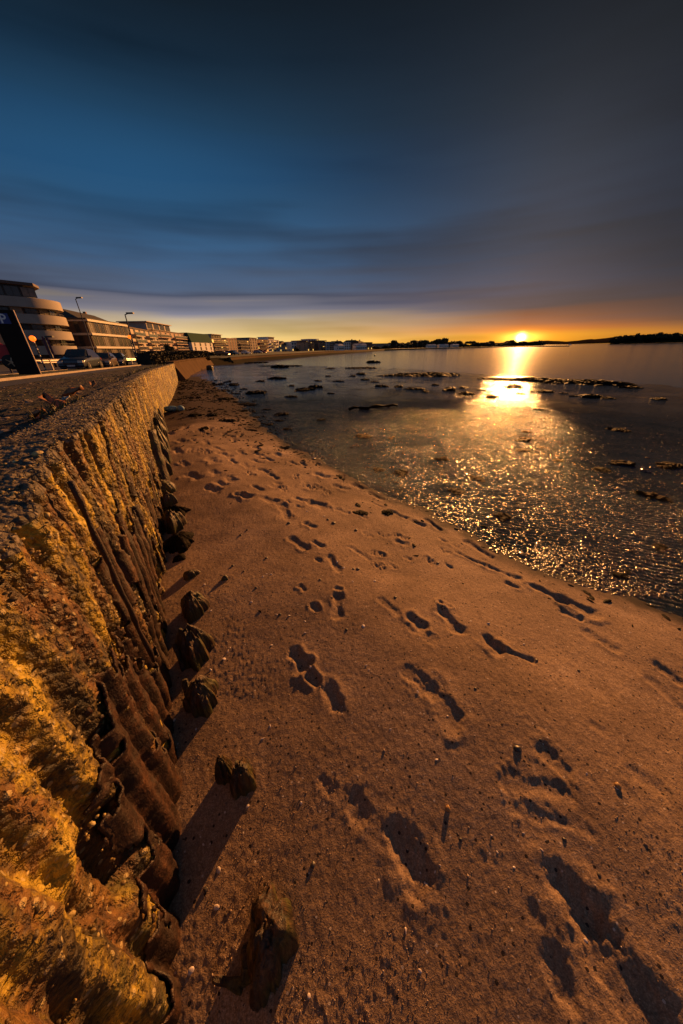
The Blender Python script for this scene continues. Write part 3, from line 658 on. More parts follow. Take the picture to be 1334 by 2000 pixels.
zone('ground', .22, 3.4, 0, 34, .028, .028, EARTH, 0, .045, lambda x, y, p: sstep(.52, .62, fbm(x * 1.4, y * 1.4, 211, 3)) * .5 * sstep(.5, 1.4, p), 'dark littered earth behind the wall')
zone('path', 3.4, 5.1, 0, 95, .5, .4, ASPH, .01, 0, None, 'dark tarmac path')
zone('verge', 5.24, 7.6, 0, 95, .12, .15, EARTH, .04, .03, lambda x, y, p: np.ones_like(x) * .9, 'mown grass verge')
zone('road', 7.6, 60, 0, 125, 1.5, 2.0, ASPH, -.03, 0, None, 'dark tarmac road and parking')
zone('bank', .22, 5.3, 33.5, 95, .3, .3, EARTH, -.02, .03, lambda x, y, p: np.ones_like(x), 'grass bank along the bay')
def strip(name, p0, p1, s0, s1, z0, z1, mt, step=.9):
    m = MB(); ss = np.arange(s0, s1, step)
    pts = [(land_pt(np.array([s]), np.array([float(p0)])), land_pt(np.array([s]), np.array([float(p1)]))) for s in ss]; vs = []; fs = []
    for a, b in pts:
        za = float(land_z(a[1], np.array([float(p0)]))[0])
        vs += [(a[0][0], a[1][0], za + z0), (a[0][0], a[1][0], za + z1), (b[0][0], b[1][0], za + z1), (b[0][0], b[1][0], za + z0)]
    for i in range(len(pts) - 1):
        for k in range(3): fs.append((i * 4 + k, i * 4 + k + 1, i * 4 + 4 + k + 1, i * 4 + 4 + k))
    m.poly(vs, fs); return m.build(name, mt)
o = strip('kerb', 5.1, 5.24, 0, 95, -.05, .10, KERB); tag(o, 'pale kerb beside the path', None, None, 'structure')
o = strip('road_kerb', 7.6, 7.72, 0, 95, -.08, .06, KERB); tag(o, 'kerb stone along the road', None, None, 'structure')

def lp(px, py, z=1.):                # ground point behind the wall seen at a photograph pixel
    for _ in range(5):
        q = at(px, py, z); d = -float(seg_dist(np.array([q[0]]), np.array([q[1]]), LP)[0]); z = float(land_z(np.array([q[1]]), np.array([abs(d)]))[0])
    return q

# litter, stems and weeds on the earth strip
def litter():
    N = 2600; s = .6 + 20 * rng.random(N) ** 1.7; p = rng.uniform(.25, 3.3, N); x, y = land_pt(s, p)
    k = fbm(x * 1.5, y * 1.5, 221, 3) > .44; s, p, x, y = s[k], p[k], x[k], y[k]; n = len(x)
    z = land_z(y, p) + (fbm(x * 3, y * 3, 201, 4, .6) - .5) * .072 + .004
    r = rng.lognormal(-4.3, .5, n); v, f = scatter(np.stack([x, y, z], 1), np.stack([r * rng.uniform(.8, 1.6, n), r, r * .5], 1), sub=1, jit=.22)
    o = mesh_obj('stones', v, f, plain('stone_litter', (.16, .12, .095), .8, .7, 9), None, False); tag(o, 'small stones and crumbs scattered on the dark earth', 'stones', None, 'stuff')
    m = MB()
    for i in range(520):
        s_ = .5 + 15 * random.random() ** 1.5; p_ = random.uniform(.25, 3.2); x, y = land_pt(np.array([s_]), np.array([p_])); x, y = x[0], y[0]
        z = float(land_z(np.array([y]), np.array([p_]))[0]) + .0; a = random.uniform(0, 6.28); L = random.uniform(.06, .26); r0 = random.uniform(.0012, .003); h = random.uniform(.01, .05)
        m.tube([(x + math.cos(a) * L * t + math.sin(a) * .03 * math.sin(t * 4), y + math.sin(a) * L * t, z + .012 + h * math.sin(t * 3.0)) for t in (0, .33, .66, 1)], [r0, r0, r0 * .8, r0 * .4], 4)
    o = m.build('dry_stems', plain('dry_stem', (.13, .09, .06), .7, .5, 8), None, True); tag(o, 'dry tangled stems lying on the dark earth', 'dry stems', None, 'stuff')
    m = MB()
    for i in range(3800):
        s_ = random.uniform(2.5, 26); p_ = .36 + abs(random.gauss(0, .16)); x, y = land_pt(np.array([s_]), np.array([p_])); x, y = x[0], y[0]
        if fbm(np.array([x * .9]), np.array([y * .9]), 231, 3)[0] < .5: continue
        z = float(land_z(np.array([y]), np.array([p_]))[0]) - .01; a = random.uniform(0, 6.28); L = random.uniform(.04, .13) * (1 + s_ / 30); w = .003 + .0004 * s_
        dx, dy = math.cos(a), math.sin(a); b = random.uniform(.2, .7) * L
        m.poly([(x - dy * w, y + dx * w, z), (x + dy * w, y - dx * w, z), (x + dx * b * .5, y + dy * b * .5, z + L * .7), (x + dx * b, y + dy * b, z + L)], [(0, 1, 2), (0, 2, 3)])
    o = m.build('weeds', plain('weed_green', (.085, .07, .02), .6, .5, 5), None, False); tag(o, 'low weeds and grass tufts along the inner edge of the wall', 'weeds', None, 'stuff')
litter()
def leaf_scrap(px, py, L, rz, c, label):
    q = lp(px, py); m = MB(); vs = []; n = 9
    for i in range(n):
        for j in range(5):
            u = i / (n - 1); v = j / 4 - .5; w = math.sin(math.pi * min(1, u * .9 + .08)) * .55 * (1 + .3 * math.sin(7 * u + j))
            vs.append(((u - .5) * L, v * w * L, .02 + L * .28 * abs(v) * 1.4 + .05 * L * math.sin(u * 7 + j * 1.3) + L * .1 * u))
    fs = [(i * 5 + j, i * 5 + j + 1, i * 5 + 6 + j, i * 5 + 5 + j) for i in range(n - 1) for j in range(4)]
    m.poly(vs, fs); o = m.build('dry_leaf', c, None, True); md = o.modifiers.new('t', 'SOLIDIFY'); md.thickness = .004
    o.location = (q[0], q[1], q[2] + .01); o.rotation_euler = (.2, -.3, rz); tag(o, label, 'leaf', 'curled dry leaves on the earth')
DL = plain('dry_leaf', (.30, .12, .05), .6, .4, 12, .4); DL2 = plain('pale_litter', (.35, .33, .31), .6, .2, 6)
leaf_scrap(149, 776, .30, .6, DL, 'bright orange curled dry leaf standing near the wall top edge')
leaf_scrap(183, 756, .22, 1.9, DL, 'small reddish dry leaf curled up farthest along the earth strip')
leaf_scrap(102, 800, .34, 2.6, DL, 'broad brown dead leaf lying where the earth meets the wall')
leaf_scrap(82, 818, .16, .2, DL, 'small tan dry leaf lying nearest the camera on the earth')
leaf_scrap(133, 786, .12, 1.2, DL2, 'pale crumpled scrap of litter beside the orange leaf')

# ------------------------------------------------------------------ stumps, posts and things on the sand
def stump(px, py, wpx, ytop, name='stump', label='', cat='stump', seed=0, flat=1., lean=(0, 0), sharp=.5, mt=None, deep=1., sub=3, tiltz=0, hmax=.5):
    g = gp(px, py); a = ray(px - wpx / 2, py); b = ray(px + wpx / 2, py)
    sc = abs((g[2] - CAMZ) / ray(px, py)[2]); r = np.linalg.norm(a - b) * sc / 2
    top = atY(px, ytop, g[1] + r * .2); h = float(np.clip(top[2] - g[2], .03, hmax))
    v, f = ICO[4 if sub == 4 else sub]; v = v.copy(); x, y, z = v[:, 0], v[:, 1], v[:, 2]
    angle = np.arctan2(y, x); flute = 1 + .16 * np.sin(angle * 3 + seed) + .10 * np.sin(angle * 7 + seed * 2) + .07 * (vn(angle * 3 + 9, z * 2 + seed, seed) - .5)
    zz = (z + 1) / 2; prof = np.where(zz < .5, 1.0 - .1 * zz, 1.0 - .1 * zz - (np.maximum(zz - .5, 0) * 2) ** (1.2 + (1 - sharp)) * (.3 + .65 * sharp))
    rxy = np.maximum(np.hypot(x, y), 1e-6); blend = np.minimum(rxy * 1.6, 1)
    X = x / rxy * blend * flute * prof * r; Y = y / rxy * blend * flute * prof * r * flat
    ridge = 1 + .24 * (fbm(x * 3.2 + seed, y * 3.2, 301 + seed, 4, .6) - .5) * 2 * (.4 + sharp)
    Z = (zz ** .8) * h * ridge
    Z = Z - .06 * (1 - zz) * 2
    spl = (fbm(angle * 4.5 + 20, z * .5 + 3, 311 + seed, 3, .6) - .5) * .26 + (vn(angle * 11 + 40, z * .7, 313 + seed) - .5) * .14; spl = spl * np.minimum(rxy * 1.6, 1) * np.abs(np.cos(angle / 2)) ** .2
    X = X * (1 + spl) + lean[0] * zz * h; Y = Y * (1 + spl) + lean[1] * zz * h
    o = mesh_obj(name, np.stack([X, Y, Z], 1), f, mt or WOOD, None, True); o.location = g; o.rotation_euler[2] = tiltz
    tag(o, label, cat); return o
ICO[4] = icos(4)
o = stump(528, 1850, 90, 1715, 'timber_stump', 'large mossy hollow timber stump nearest the camera at the bottom', seed=1, flat=1.35, sharp=.3, lean=(.05, .1), hmax=.22, sub=4)
o2 = stump(478, 1528, 44, 1480, 'timber_stump', 'right half of the split dark timber stump on the sand', seed=2, flat=1.1, sharp=.35, hmax=.17, sub=4)
stump(444, 1518, 32, 1482, 'timber_stump', 'left narrower half of the split dark timber stump', seed=3, flat=1.0, sharp=.6, hmax=.16, sub=4, lean=(-.1, .1))
stump(398, 1372, 58, 1312, 'timber_stump', 'dark rotten timber stump just below the pair of leaning ones', seed=4, sharp=.5, hmax=.2, sub=4)
stump(388, 1282, 58, 1218, 'timber_stump', 'tall pointed timber stump with a thin plank leaning on its left', seed=5, sharp=.7, hmax=.26, sub=4, lean=(-.12, .1))
stump(382, 1194, 48, 1148, 'timber_stump', 'green mossy squat stump farthest of the free standing stumps', seed=6, sharp=.55, hmax=.2, sub=4)
def plank(pa, pb, za, zb, w, th, label, name='plank', cat='plank'):
    a = gp(*pa); b = gp(*pb); a[2] += za; b[2] += zb; m = MB(); n = 7; a = Vector(a); b = Vector(b); d = (b - a).normalized(); s = d.cross(Vector((0, 0, 1))).normalized(); u = s.cross(d)
    vs = []
    for i in range(n):
        t = i / (n - 1); p = a.lerp(b, t); ww = w * (1 - .55 * t + .12 * math.sin(9 * t)); 
        vs += [tuple(p + s * ww * k + u * th * q) for k, q in ((-.5, -.5), (.5, -.5), (.5, .5), (-.5, .5))]
    fs = [(3, 2, 1, 0), tuple(4 * (n - 1) + k for k in range(4))] + [(4 * i + k, 4 * i + (k + 1) % 4, 4 * i + 4 + (k + 1) % 4, 4 * i + 4 + k) for i in range(n - 1) for k in range(4)]
    o = m.poly(vs, fs).build(name, WOOD, None, False); md = o.modifiers.new('b', 'BEVEL'); md.width = th * .2; tag(o, label, cat); return o
plank((362, 1308), (352, 1290), -.03, .17, .045, .03, 'thin splintered plank leaning beside the tall pointed stump')
plank((372, 1385), (368, 1345), -.02, .10, .06, .03, 'short tan broken plank beside the dark rotten stump', 'plank')
plank((478, 1930), (420, 1915), .03, .04, .035, .025, 'thin dark stick lying left of the large mossy stump', 'stick', 'stick')
plank((487, 1925), (484, 1850), .03, .06, .05, .03, 'orange splintered wood fragment against the large mossy stump', 'wood_fragment', 'wood')
stump(375, 1124, 34, 1112, 'driftwood_block', 'dark wood block with a small nub lying on the sand', 'driftwood', seed=8, sharp=.2, hmax=.06, flat=.7, tiltz=.5)
stump(440, 1130, 16, 1122, 'dark_pebble', 'round black pebble right of the dark wood block', 'pebble', seed=9, sharp=.1, hmax=.035)
stump(352, 1062, 56, 1038, 'mussel_clump', 'low mussel covered wood clump against the wall under the mossy rock', 'mussel clump', seed=10, sharp=.5, hmax=.12, flat=1.2, mt=WEED, sub=4)
stump(342, 1032, 40, 996, 'mossy_stump', 'green mossy pointed stump beside the rusty pipe end', 'stump', seed=11, sharp=.6, hmax=.24, sub=4)
stump(345, 1003, 56, 986, 'mussel_clump', 'dark weedy wood clump with jagged ridge behind the mossy pointed stump', 'mussel clump', seed=12, sharp=.8, hmax=.14, flat=.8, mt=WEED, sub=4)
stump(332, 985, 26, 960, 'mossy_stump', 'small green stump just below the foot of the leaning timber', 'stump', seed=13, sharp=.5, hmax=.2, sub=4)
stump(318, 962, 46, 936, 'timber_stump', 'broad dark worn stump under the foot of the big leaning timber', 'stump', seed=14, sharp=.25, hmax=.2, sub=4)
stump(352, 1090, 30, 1082, 'seaweed_clump', 'small dark weed clump on the sand below the mussel clump', 'seaweed', seed=15, sharp=.3, hmax=.05, mt=WEED)
# heavy leaning timber against the wall
def leaning():
    b = gp(318, 958); t = atY(288, 842, b[1] + .25); m = MB(); a = Vector(b) - Vector((0, 0, .1)); c = Vector(t); n = 16
    d = (c - a).normalized(); s = Vector((d.y, -d.x, 0)).normalized(); s = d.cross(Vector((.3, -.9, .2))).normalized(); u = s.cross(d)
    vs = []; K = 14
    for i in range(n):
        f = i / (n - 1); p = a.lerp(c, f)
        for k in range(K):
            th = 2 * math.pi * k / K; cx_ = math.copysign(abs(math.cos(th)) ** .6, math.cos(th)) * .13; cy_ = math.copysign(abs(math.sin(th)) ** .6, math.sin(th)) * .10
            g = 1 + .10 * math.sin(k * 2.3 + 1) + .05 * math.sin(i * 1.7 + k); sh = 1 - .2 * f
            vs.append(tuple(p + (s * cx_ + u * cy_) * g * sh + d * ((.06 * math.sin(k * 3.1)) if i == n - 1 else 0)))
    fs = [(i * K + k, i * K + (k + 1) % K, (i + 1) * K + (k + 1) % K, (i + 1) * K + k) for i in range(n - 1) for k in range(K)] + [tuple((n - 1) * K + k for k in range(K))]
    o = mesh_obj('leaning_timber', vs, fs, WOOD, None, True); tag(o, 'heavy square timber post leaning against the wall', 'post'); return o
leaning()
# row of rotten jagged fender timbers along the wall foot
J = [(326, 928, 20, 885), (322, 905, 24, 858), (320, 884, 24, 835), (318, 866, 22, 815), (313, 848, 22, 800), (310, 832, 20, 790), (306, 818, 18, 775), (303, 806, 16, 765)]
JL = ['jagged rotten fender timber nearest the heavy leaning post', 'jagged rotten fender timber second beyond the leaning post', 'jagged rotten fender timber third beyond the leaning post', 'green topped rotten timber fourth beyond the leaning post', 'ragged rotten timber fifth beyond the leaning post', 'ragged rotten timber just before the blue rope', 'dark rotten timber behind the hanging blue rope', 'last and smallest rotten timber beyond the blue rope']
for i, (px, py, w, yt) in enumerate(J):
    stump(px, py, w, yt, 'fender_timber', JL[i], 'timber', seed=20 + i, sharp=.9, hmax=.75, flat=1.3, sub=4)['group'] = 'rotten timbers along the wall foot'
# rusty pipe end
def pipe():
    root = empty('rusty_pipe', gp(300, 1040), 0, 'rusty drain pipe stub sticking out of the wall with a dark open end', 'pipe')
    g = np.array(root.location); c = atY(297, 1008, g[1] + .12) - g; c = Vector(c); ax = Vector((.80, -.10, -.05)).normalized(); up = Vector((0, 0, 1)); s = ax.cross(up).normalized(); u = s.cross(ax); K = 28
    def ring(off, r): return [tuple(c + ax * off + (s * math.cos(2 * math.pi * k / K) + u * math.sin(2 * math.pi * k / K) * 1.25) * r * (1 + .04 * math.sin(k * 2.1))) for k in range(K)]
    vs = ring(-.55, .10) + ring(.06, .105) + ring(.06, .092) + ring(-.55, .088)
    fs = [(j * K + k, j * K + (k + 1) % K, (j + 1) * K + (k + 1) % K, (j + 1) * K + k) for j in range(3) for k in range(K)]
    mesh_obj('pipe_wall', vs, fs, RUST, root, True)
    v2 = ring(.075, .112) + ring(.03, .116) + ring(.03, .10) + ring(.07, .096)
    mesh_obj('rim', v2, [(j * K + k, ((j + 1) % 4) * K + k, ((j + 1) % 4) * K + (k + 1) % K, j * K + (k + 1) % K) for j in range(4) for k in range(K)], RUST, root, True)
pipe()
# blue rope / net hanging off the wall
def rope():
    BL = plain('blue_net', (.10, .22, .30), .6, .35, 14, .8, bscale=90); YL = plain('pale_rope', (.42, .33, .22), .6, .2, 10)
    q0 = gp(338, 803); root = empty('tangled_rope', q0, 0, 'tangled blue net and pale rope hanging over the wall onto the sand', 'rope'); g = np.array(q0)
    T = atY(290, 765, g[1] + .1) - g; M_ = atY(300, 790, g[1] + .1) - g; B = gp(320, 800) - g
    m = MB(); pts = [Vector(T) + Vector((0, 0, .05)), Vector(T), Vector(M_), Vector(B) + Vector((-.05, 0, .12)), Vector(B) + Vector((.2, 0, .06))]
    for k in range(5):
        m.tube([p + Vector((.05 * math.sin(k * 2 + i), .04 * k - .1, .04 * math.cos(k + i))) for i, p in enumerate(pts)], .016, 6)
    m.build('rope', YL, root, True)
    m = MB()
    for k in range(4):
        m.tube([p + Vector((.06 * math.cos(k * 2.2 + i) - .02, .06 * math.sin(k * 2.2 + i), .02)) for i, p in enumerate(pts[:3])], [.05, .07, .04], 8)
    m.build('hanging_net', BL, root, True)
    v, f = ICO[3]; v = v.copy(); w = 1 + .35 * (fbm(v[:, 0] * 3, v[:, 1] * 3 + v[:, 2] * 2, 401, 3) - .5) * 2
    v = v * w[:, None] * np.array([.30, .16, .10]); v[:, 2] += .08; v[:, 0] -= .05; mesh_obj('net_bundle', v, f, BL, root, True)
    v, f = ICO[2]; v = v * np.array([.14, .12, .11]); v[:, 0] += .34; v[:, 2] += .1; v[:, 1] -= .1; mesh_obj('float', v, f, BL, root, True)
rope()

# shells: each an object, three shapes shared
SHELLW = plain('shell', (.62, .52, .47), .35, .22, 60, .3, bscale=200, dist=.002)
def shell_mesh(kind):
    m = MB(); n = 9; K = 12; vs = []
    if kind < 2:
        for i in range(n):
            t = i / (n - 1) * math.pi / 2
            for k in range(K):
                a = 2 * math.pi * k / K; r = math.sin(t) * (1 + (.16 if kind == 0 else .42) * math.cos(a)); rb = 1 + .05 * math.cos(a * 11)
                vs.append((r * math.cos(a) * rb, r * math.sin(a) * (.85 if kind == 0 else .6) * rb, math.cos(t) * .55))
        fs = [(i * K + k, (i + 1) * K + k, (i + 1) * K + (k + 1) % K, i * K + (k + 1) % K) for i in range(n - 1) for k in range(K)]
    else:
        fs = []; vs = []
        pts = [(-1.3, 0, .1), (-.8, 0, .2), (-.2, 0, .35), (.4, 0, .5), (.9, 0, .45)]; m.tube(pts, [.05, .22, .38, .55, .4], 10)
    if vs: m.poly(vs, fs)
    o = m.build('shell', SHELLW, None, True)
    if kind < 2:
        md = o.modifiers.new('t', 'SOLIDIFY'); md.thickness = .08
    return o
SHP = [(588, 1568, 7), (1003, 1694, 9), (960, 1632, 7), (427, 1700, 13), (420, 1772, 15), (375, 1897, 16), (603, 1945, 10), (822, 1898, 10), (792, 1818, 10), (876, 1580, 10), (851, 1484, 8), (710, 1224, 10), (438, 1287, 12), (412, 1309, 8), (445, 1272, 7), (371, 1386, 11), (341, 1405, 10), (383, 1424, 6), (491, 1176, 8), (595, 1213, 6), (596, 1236, 6), (530, 1260, 7), (566, 1202, 6), (514, 1126, 6), (521, 1121, 5), (531, 1122, 6), (658, 1098, 6), (671, 1109, 6), (688, 1135, 6), (731, 1135, 8), (633, 1008, 6), (600, 999, 5), (953, 1218, 9), (920, 1213, 5), (714, 1300, 6), (720, 1308, 6), (606, 1303, 6), (527, 1420, 8), (513, 1443, 8), (762, 1425, 6), (815, 1350, 8), (874, 1398, 5), (484, 1574, 9), (398, 1650, 6), (1058, 1660, 7), (1145, 1838, 9), (1214, 1850, 7), (1146, 1512, 6), (972, 1665, 6), (850, 1702, 6), (740, 1720, 6), (450, 1265, 5), (1088, 1230, 5), (1230, 1235, 5), (1023, 1258, 6), (1206, 1540, 9), (1022, 1627, 6), (830, 1724, 6), (859, 1690, 6), (637, 1583, 4), (400, 1142, 6), (413, 1192, 6), (540, 1200, 5)]
SL = {0: 'one big pale shell half buried beside the wall foot'}
sm_ = []
for i, (px, py, w) in enumerate(SHP):
    k = i % 3 if i > 2 else i
    if k == 2 and i % 2: k = 0
    g = gp(px, py); sc = abs((g[2] - CAMZ) / ray(px, py)[2]); r = w * sc * .42
    if i < 3: o = shell_mesh(i); sm_.append(o)
    else: o = sm_[k].copy(); COL.objects.link(o)
    o.location = (g[0], g[1], g[2] - r * .1); o.scale = (r, r, r * .7); o.rotation_euler = (random.uniform(-.5, .5), random.uniform(-.5, .5), random.uniform(0, 6.28))
    tag(o, 'small pale shell lying on the brown sand among the footprints', 'shell', 'small pale shells on the sand')
# pebbles on the sand
PB = plain('sand_pebble', (.05, .04, .036), .45, .4, 30); PB2 = plain('orange_pebble', (.36, .20, .07), .4, .3, 30)
pts = [(1010, 1463, 16), (611, 1690, 11), (402, 1738, 10), (699, 1112, 8), (625, 1132, 6), (651, 1022, 9), (695, 1036, 8), (547, 1200, 6), (772, 1167, 7), (640, 1015, 6), (520, 1090, 6), (476, 1116, 5), (455, 1105, 6), (564, 1022, 8), (500, 1148, 6), (690, 1111, 5), (677, 1230, 6), (855, 1100, 6), (1048, 1290, 7), (928, 1345, 6), (1130, 1310, 6), (470, 1045, 6), (483, 1035, 5), (1055, 1445, 7), (1102, 1640, 8), (1170, 1710, 8), (900, 1640, 7)]
pm = None
for i, (px, py, w) in enumerate(pts):
    g = gp(px, py); sc = abs((g[2] - CAMZ) / ray(px, py)[2]); r = w * sc * .5
    if pm is None:
        v, f = ICO[2]; w_ = 1 + .3 * (fbm(v[:, 0] * 2 + 3, v[:, 1] * 2 + v[:, 2], 411, 3) - .5) * 2; pm = mesh_obj('pebble', v * w_[:, None] * np.array([1, .8, .7]), f, PB, None, True); o = pm
    else: o = pm.copy(); COL.objects.link(o)
    o.location = (g[0], g[1], g[2] + r * .1); o.scale = (r, r, r * .8); o.rotation_euler[2] = i * 1.3
    tag(o, 'small dark pebble casting a long shadow on the sand', 'pebble', 'dark pebbles on the sand')
for px, py, w, lb in [(1206, 1536, 12, 'orange pebble lit on one side at the right of the sand'), (875, 1580, 11, 'ochre pebble near the middle of the lower sand')]:
    g = gp(px, py); sc = abs((g[2] - CAMZ) / ray(px, py)[2]); r = w * sc * .5
    o = mesh_obj('orange_pebble', ICO[2][0] * np.array([.8, 1, .7]) * (1 + .1 * np.sin(ICO[2][0][:, :1] * 5)), ICO[2][1], PB2, None, True)
    o.location = (g[0], g[1], g[2] + r * .4); o.scale = (r, r, r); tag(o, lb, 'pebble')

# ------------------------------------------------------------------ weed and rock on the flats
def clump_mesh(seed, n=26):
    r_ = np.random.default_rng(seed); P = np.clip(r_.normal(0, 1, (n, 3)), -1.7, 1.7) * np.array([.36, .20, 0]); P[:, 2] = np.exp(-((P[:, 0] / .6) ** 2 + (P[:, 1] / .4) ** 2)) * r_.uniform(0, .28, n)
    S3 = np.stack([r_.uniform(.1, .34, n), r_.uniform(.08, .22, n), r_.uniform(.05, .15, n)], 1); v, f = scatter(P, S3, sub=1, jit=.35); return v, f
CM = [clump_mesh(s) for s in range(5)]; cobs = [None] * 5
CL = [(627, 820), (708, 853), (592, 763), (596, 761), (646, 769), (500, 768), (546, 718), (570, 754), (568, 775), (745, 755), (712, 742), (731, 746), (780, 756), (810, 760), (830, 765), (728, 708), (520, 800), (552, 810), (480, 790), (476, 803), (560, 838), (545, 822), (785, 924), (660, 930), (862, 898), (869, 893), (1028, 844), (1025, 861), (1057, 874), (1205, 840), (1209, 841), (1089, 900), (1220, 907), (1307, 911), (1272, 970), (1174, 918), (1175, 920), (765, 856), (707, 852), (1120, 774), (1152, 776), (1186, 778), (1290, 780), (1060, 765), (1015, 769), (960, 776), (910, 770), (880, 762), (940, 762), (1230, 757), (615, 757), (660, 745), (690, 735), (705, 731), (640, 735), (620, 744), (540, 740), (510, 745), (475, 760), (455, 752), (1050, 800), (850, 752), (1005, 757), (1100, 768), (905, 757), (1210, 1125), (1225, 1118), (1290, 1070), (1020, 880), (930, 935), (755, 1002), (738, 918), (985, 1010), (890, 960), (700, 1002), (440, 780), (430, 800), (415, 812), (442, 822), (398, 838), (380, 812), (500, 815), (527, 830)]
for i, (px, py) in enumerate(CL):
    g = gp(px, py); 
    if g[2] < SEA: g = at(px, py, SEA)
    k = i % 5; dist = math.hypot(g[0], g[1]); s = (.05 + .027 * dist) * random.uniform(.4, 1.15)
    if cobs[k] is None: o = mesh_obj('seaweed_clump', *CM[k], WEED, None, False); cobs[k] = o
    else: o = cobs[k].copy(); COL.objects.link(o)
    o.location = (g[0], g[1], g[2] - .005); o.scale = (s * random.uniform(.8, 1.3), s * random.uniform(1, 1.8), s * random.uniform(.5, .9)); o.rotation_euler[2] = random.uniform(-.9, .9)
    tag(o, 'dark clump of seaweed lying on the wet mudflat', 'seaweed', 'seaweed clumps on the mudflat')
def bank(pa, pb, wid, h, label, seed, n=900, name='rock_bank', mt=None):
    a = at(*pa, z=SEA + .05); b = at(*pb, z=SEA + .05); r_ = np.random.default_rng(seed); t = r_.random(n); w = np.sin(np.pi * np.clip(t * .94 + .03, 0, 1)) ** .5
    e = (b - a); L = np.linalg.norm(e); nn = np.array([-e[1], e[0], 0]) / L; q = r_.normal(0, .38, n)
    P = a[None] + e[None] * t[:, None] + nn[None] * (q * wid * w)[:, None]; base = fbm(P[:, 0] * .8, P[:, 1] * .8, seed, 3)
    P[:, 2] = SEA - .02 + h * w * np.exp(-(q / .5) ** 2) * (.35 + base) * r_.uniform(.6, 1.1, n); s = wid * .10 * r_.uniform(.5, 1.4, n)
    v, f = scatter(P, np.stack([s * 1.6, s, s * .55], 1), sub=1, jit=.3); 
    o = mesh_obj(name, v, f, mt or WEED, None, False); tag(o, label, 'bank' if name == 'rock_bank' else 'weed bank'); return o
bank((738, 737), (888, 733), 2.2, .26, 'dark weedy rock bank left of the sun glitter', 501, 1300)
bank((935, 741), (1232, 752), 1.6, .26, 'longest dark weedy rock bank under the setting sun', 502, 1800)
bank((505, 716), (585, 715), 2.2, .10, 'thin dark mud bank low in the water toward the houses', 503, 500)
bank((480, 709), (522, 708), 2.4, .08, 'small thin mud bank nearest the far promenade', 504, 300)
bank((676, 720), (730, 719), 2.2, .09, 'flat dark mud bank right of the golden tussock', 505, 360)
def debris():
    N = 30000; X = rng.uniform(-13, 6, N); Y = 1.5 + 26 * rng.random(N) ** 1.2; z, d = surf(X, Y); WX = np.interp(Y, WP[:, 1], WP[:, 0])
    dens = np.exp(-((d + .1) / .38) ** 2) * .35 + sstep(6.5, 10, Y) * sstep(.6, -.4, d) * .8 + np.exp(-((d + .1) / 1.1) ** 2) * sstep(4, 8, Y) * .35 + .012 * (d < 0)
    dens *= sstep(.40, .62, fbm(X * 1.1, Y * 1.1, 241, 4)) * 1.3 + .12
    k = (X > WX + .1) & (rng.random(N) < dens); X, Y, z = X[k], Y[k], z[k]; n = len(X); D = np.hypot(X, Y)
    r = rng.lognormal(-4.9, .5, n) * (1 + .12 * D); S3 = np.stack([r * rng.uniform(1, 2.6, n), r * rng.uniform(.5, 1, n), r * rng.uniform(.25, .6, n)], 1)
    v, f = scatter(np.stack([X, Y, z + r * .1], 1), S3, sub=1, jit=.3); o = mesh_obj('weed_debris', v, f, WEED, None, False); tag(o, 'dark scraps of weed and grit strewn along the tide line and the far beach', 'debris', None, 'stuff')
    # fine crumbs of sand, shell and grit
    N = 16000; py = rng.uniform(880, 2000, N); px = rng.uniform(340, 1400, N); Dd = F_[None] * FPX + R_[None] * (px - 667)[:, None] + U_[None] * (1000 - py)[:, None]; t = (-.02 - CAMZ) / Dd[:, 2]; X = Dd[:, 0] * t; Y = Dd[:, 1] * t
    z, d = surf(X, Y); WX = np.interp(Y, WP[:, 1], WP[:, 0]); k = (d < -.1) & (X > WX + .12) & (rng.random(N) < .15 + sstep(.45, .7, fbm(X * 1.6, Y * 1.6, 251, 3))); X, Y, z = X[k], Y[k], z[k]; n = len(X)
    r = rng.lognormal(-6.75, .45, n) * (1 + .12 * np.hypot(X, Y)); S3 = np.stack([r * rng.uniform(.9, 1.5, n), r, r * .7], 1)
    v, f = scatter(np.stack([X, Y, z + r * .2], 1), S3, sub=0, jit=.25)
    def fn(t, p):
        c = pos(t); n_ = t.noise(c, 18, 2)
        t.put(p.inputs['Base Color'], t.ramp(n_, [(.40, (.05, .03, .022)), (.55, (.26, .17, .12)), (.68, (.5, .4, .32))])); p.inputs['Roughness'].default_value = .7
    o = mesh_obj('sand_grit', v, f, mat('grit', fn)); tag(o, 'coarse grit and crumbs lying on the sand', 'grit', None, 'stuff')
debris()
# golden tussock
def tussock():
    g = at(645, 722, SEA); m = MB()
    for i in range(900):
        a = random.uniform(0, 6.28); r = random.random() ** .5; x = g[0] + math.cos(a) * r * .85; y = g[1] + math.sin(a) * r * .6; h = .34 * (1 - r * .6) * random.uniform(.6, 1.1); w = .03; b = random.uniform(-.12, .12)
        m.poly([(x - w, y, SEA - .03), (x + w, y, SEA - .03), (x + b, y + b, SEA + h)], [(0, 1, 2)])
    o = m.build('grass_tussock', plain('tussock', (.20, .11, .03), .7, .4, 5)); tag(o, 'golden brown grass tussock standing alone in the shallow water', 'tussock')
tussock()
def branch():
    a = gp(682, 802); b = gp(776, 795); m = MB(); n = 12; pts = [Vector(a).lerp(Vector(b), i / (n - 1)) + Vector((0, .15 * math.sin(i * .9), .05 + .04 * math.sin(i * 1.4) + (.05 if 4 < i < 9 else 0))) for i in range(n)]
    m.tube(pts, [.05 + .012 * math.sin(i * 2.2) for i in range(n)], 7); m.tube([pts[2], pts[2] + Vector((.5, -.35, .05)), pts[2] + Vector((1.0, -.4, .03))], [.04, .03, .015], 6)
    o = m.build('branch', WEED, None, True); tag(o, 'long dark driftwood branch lying on the mudflat', 'branch')
branch()

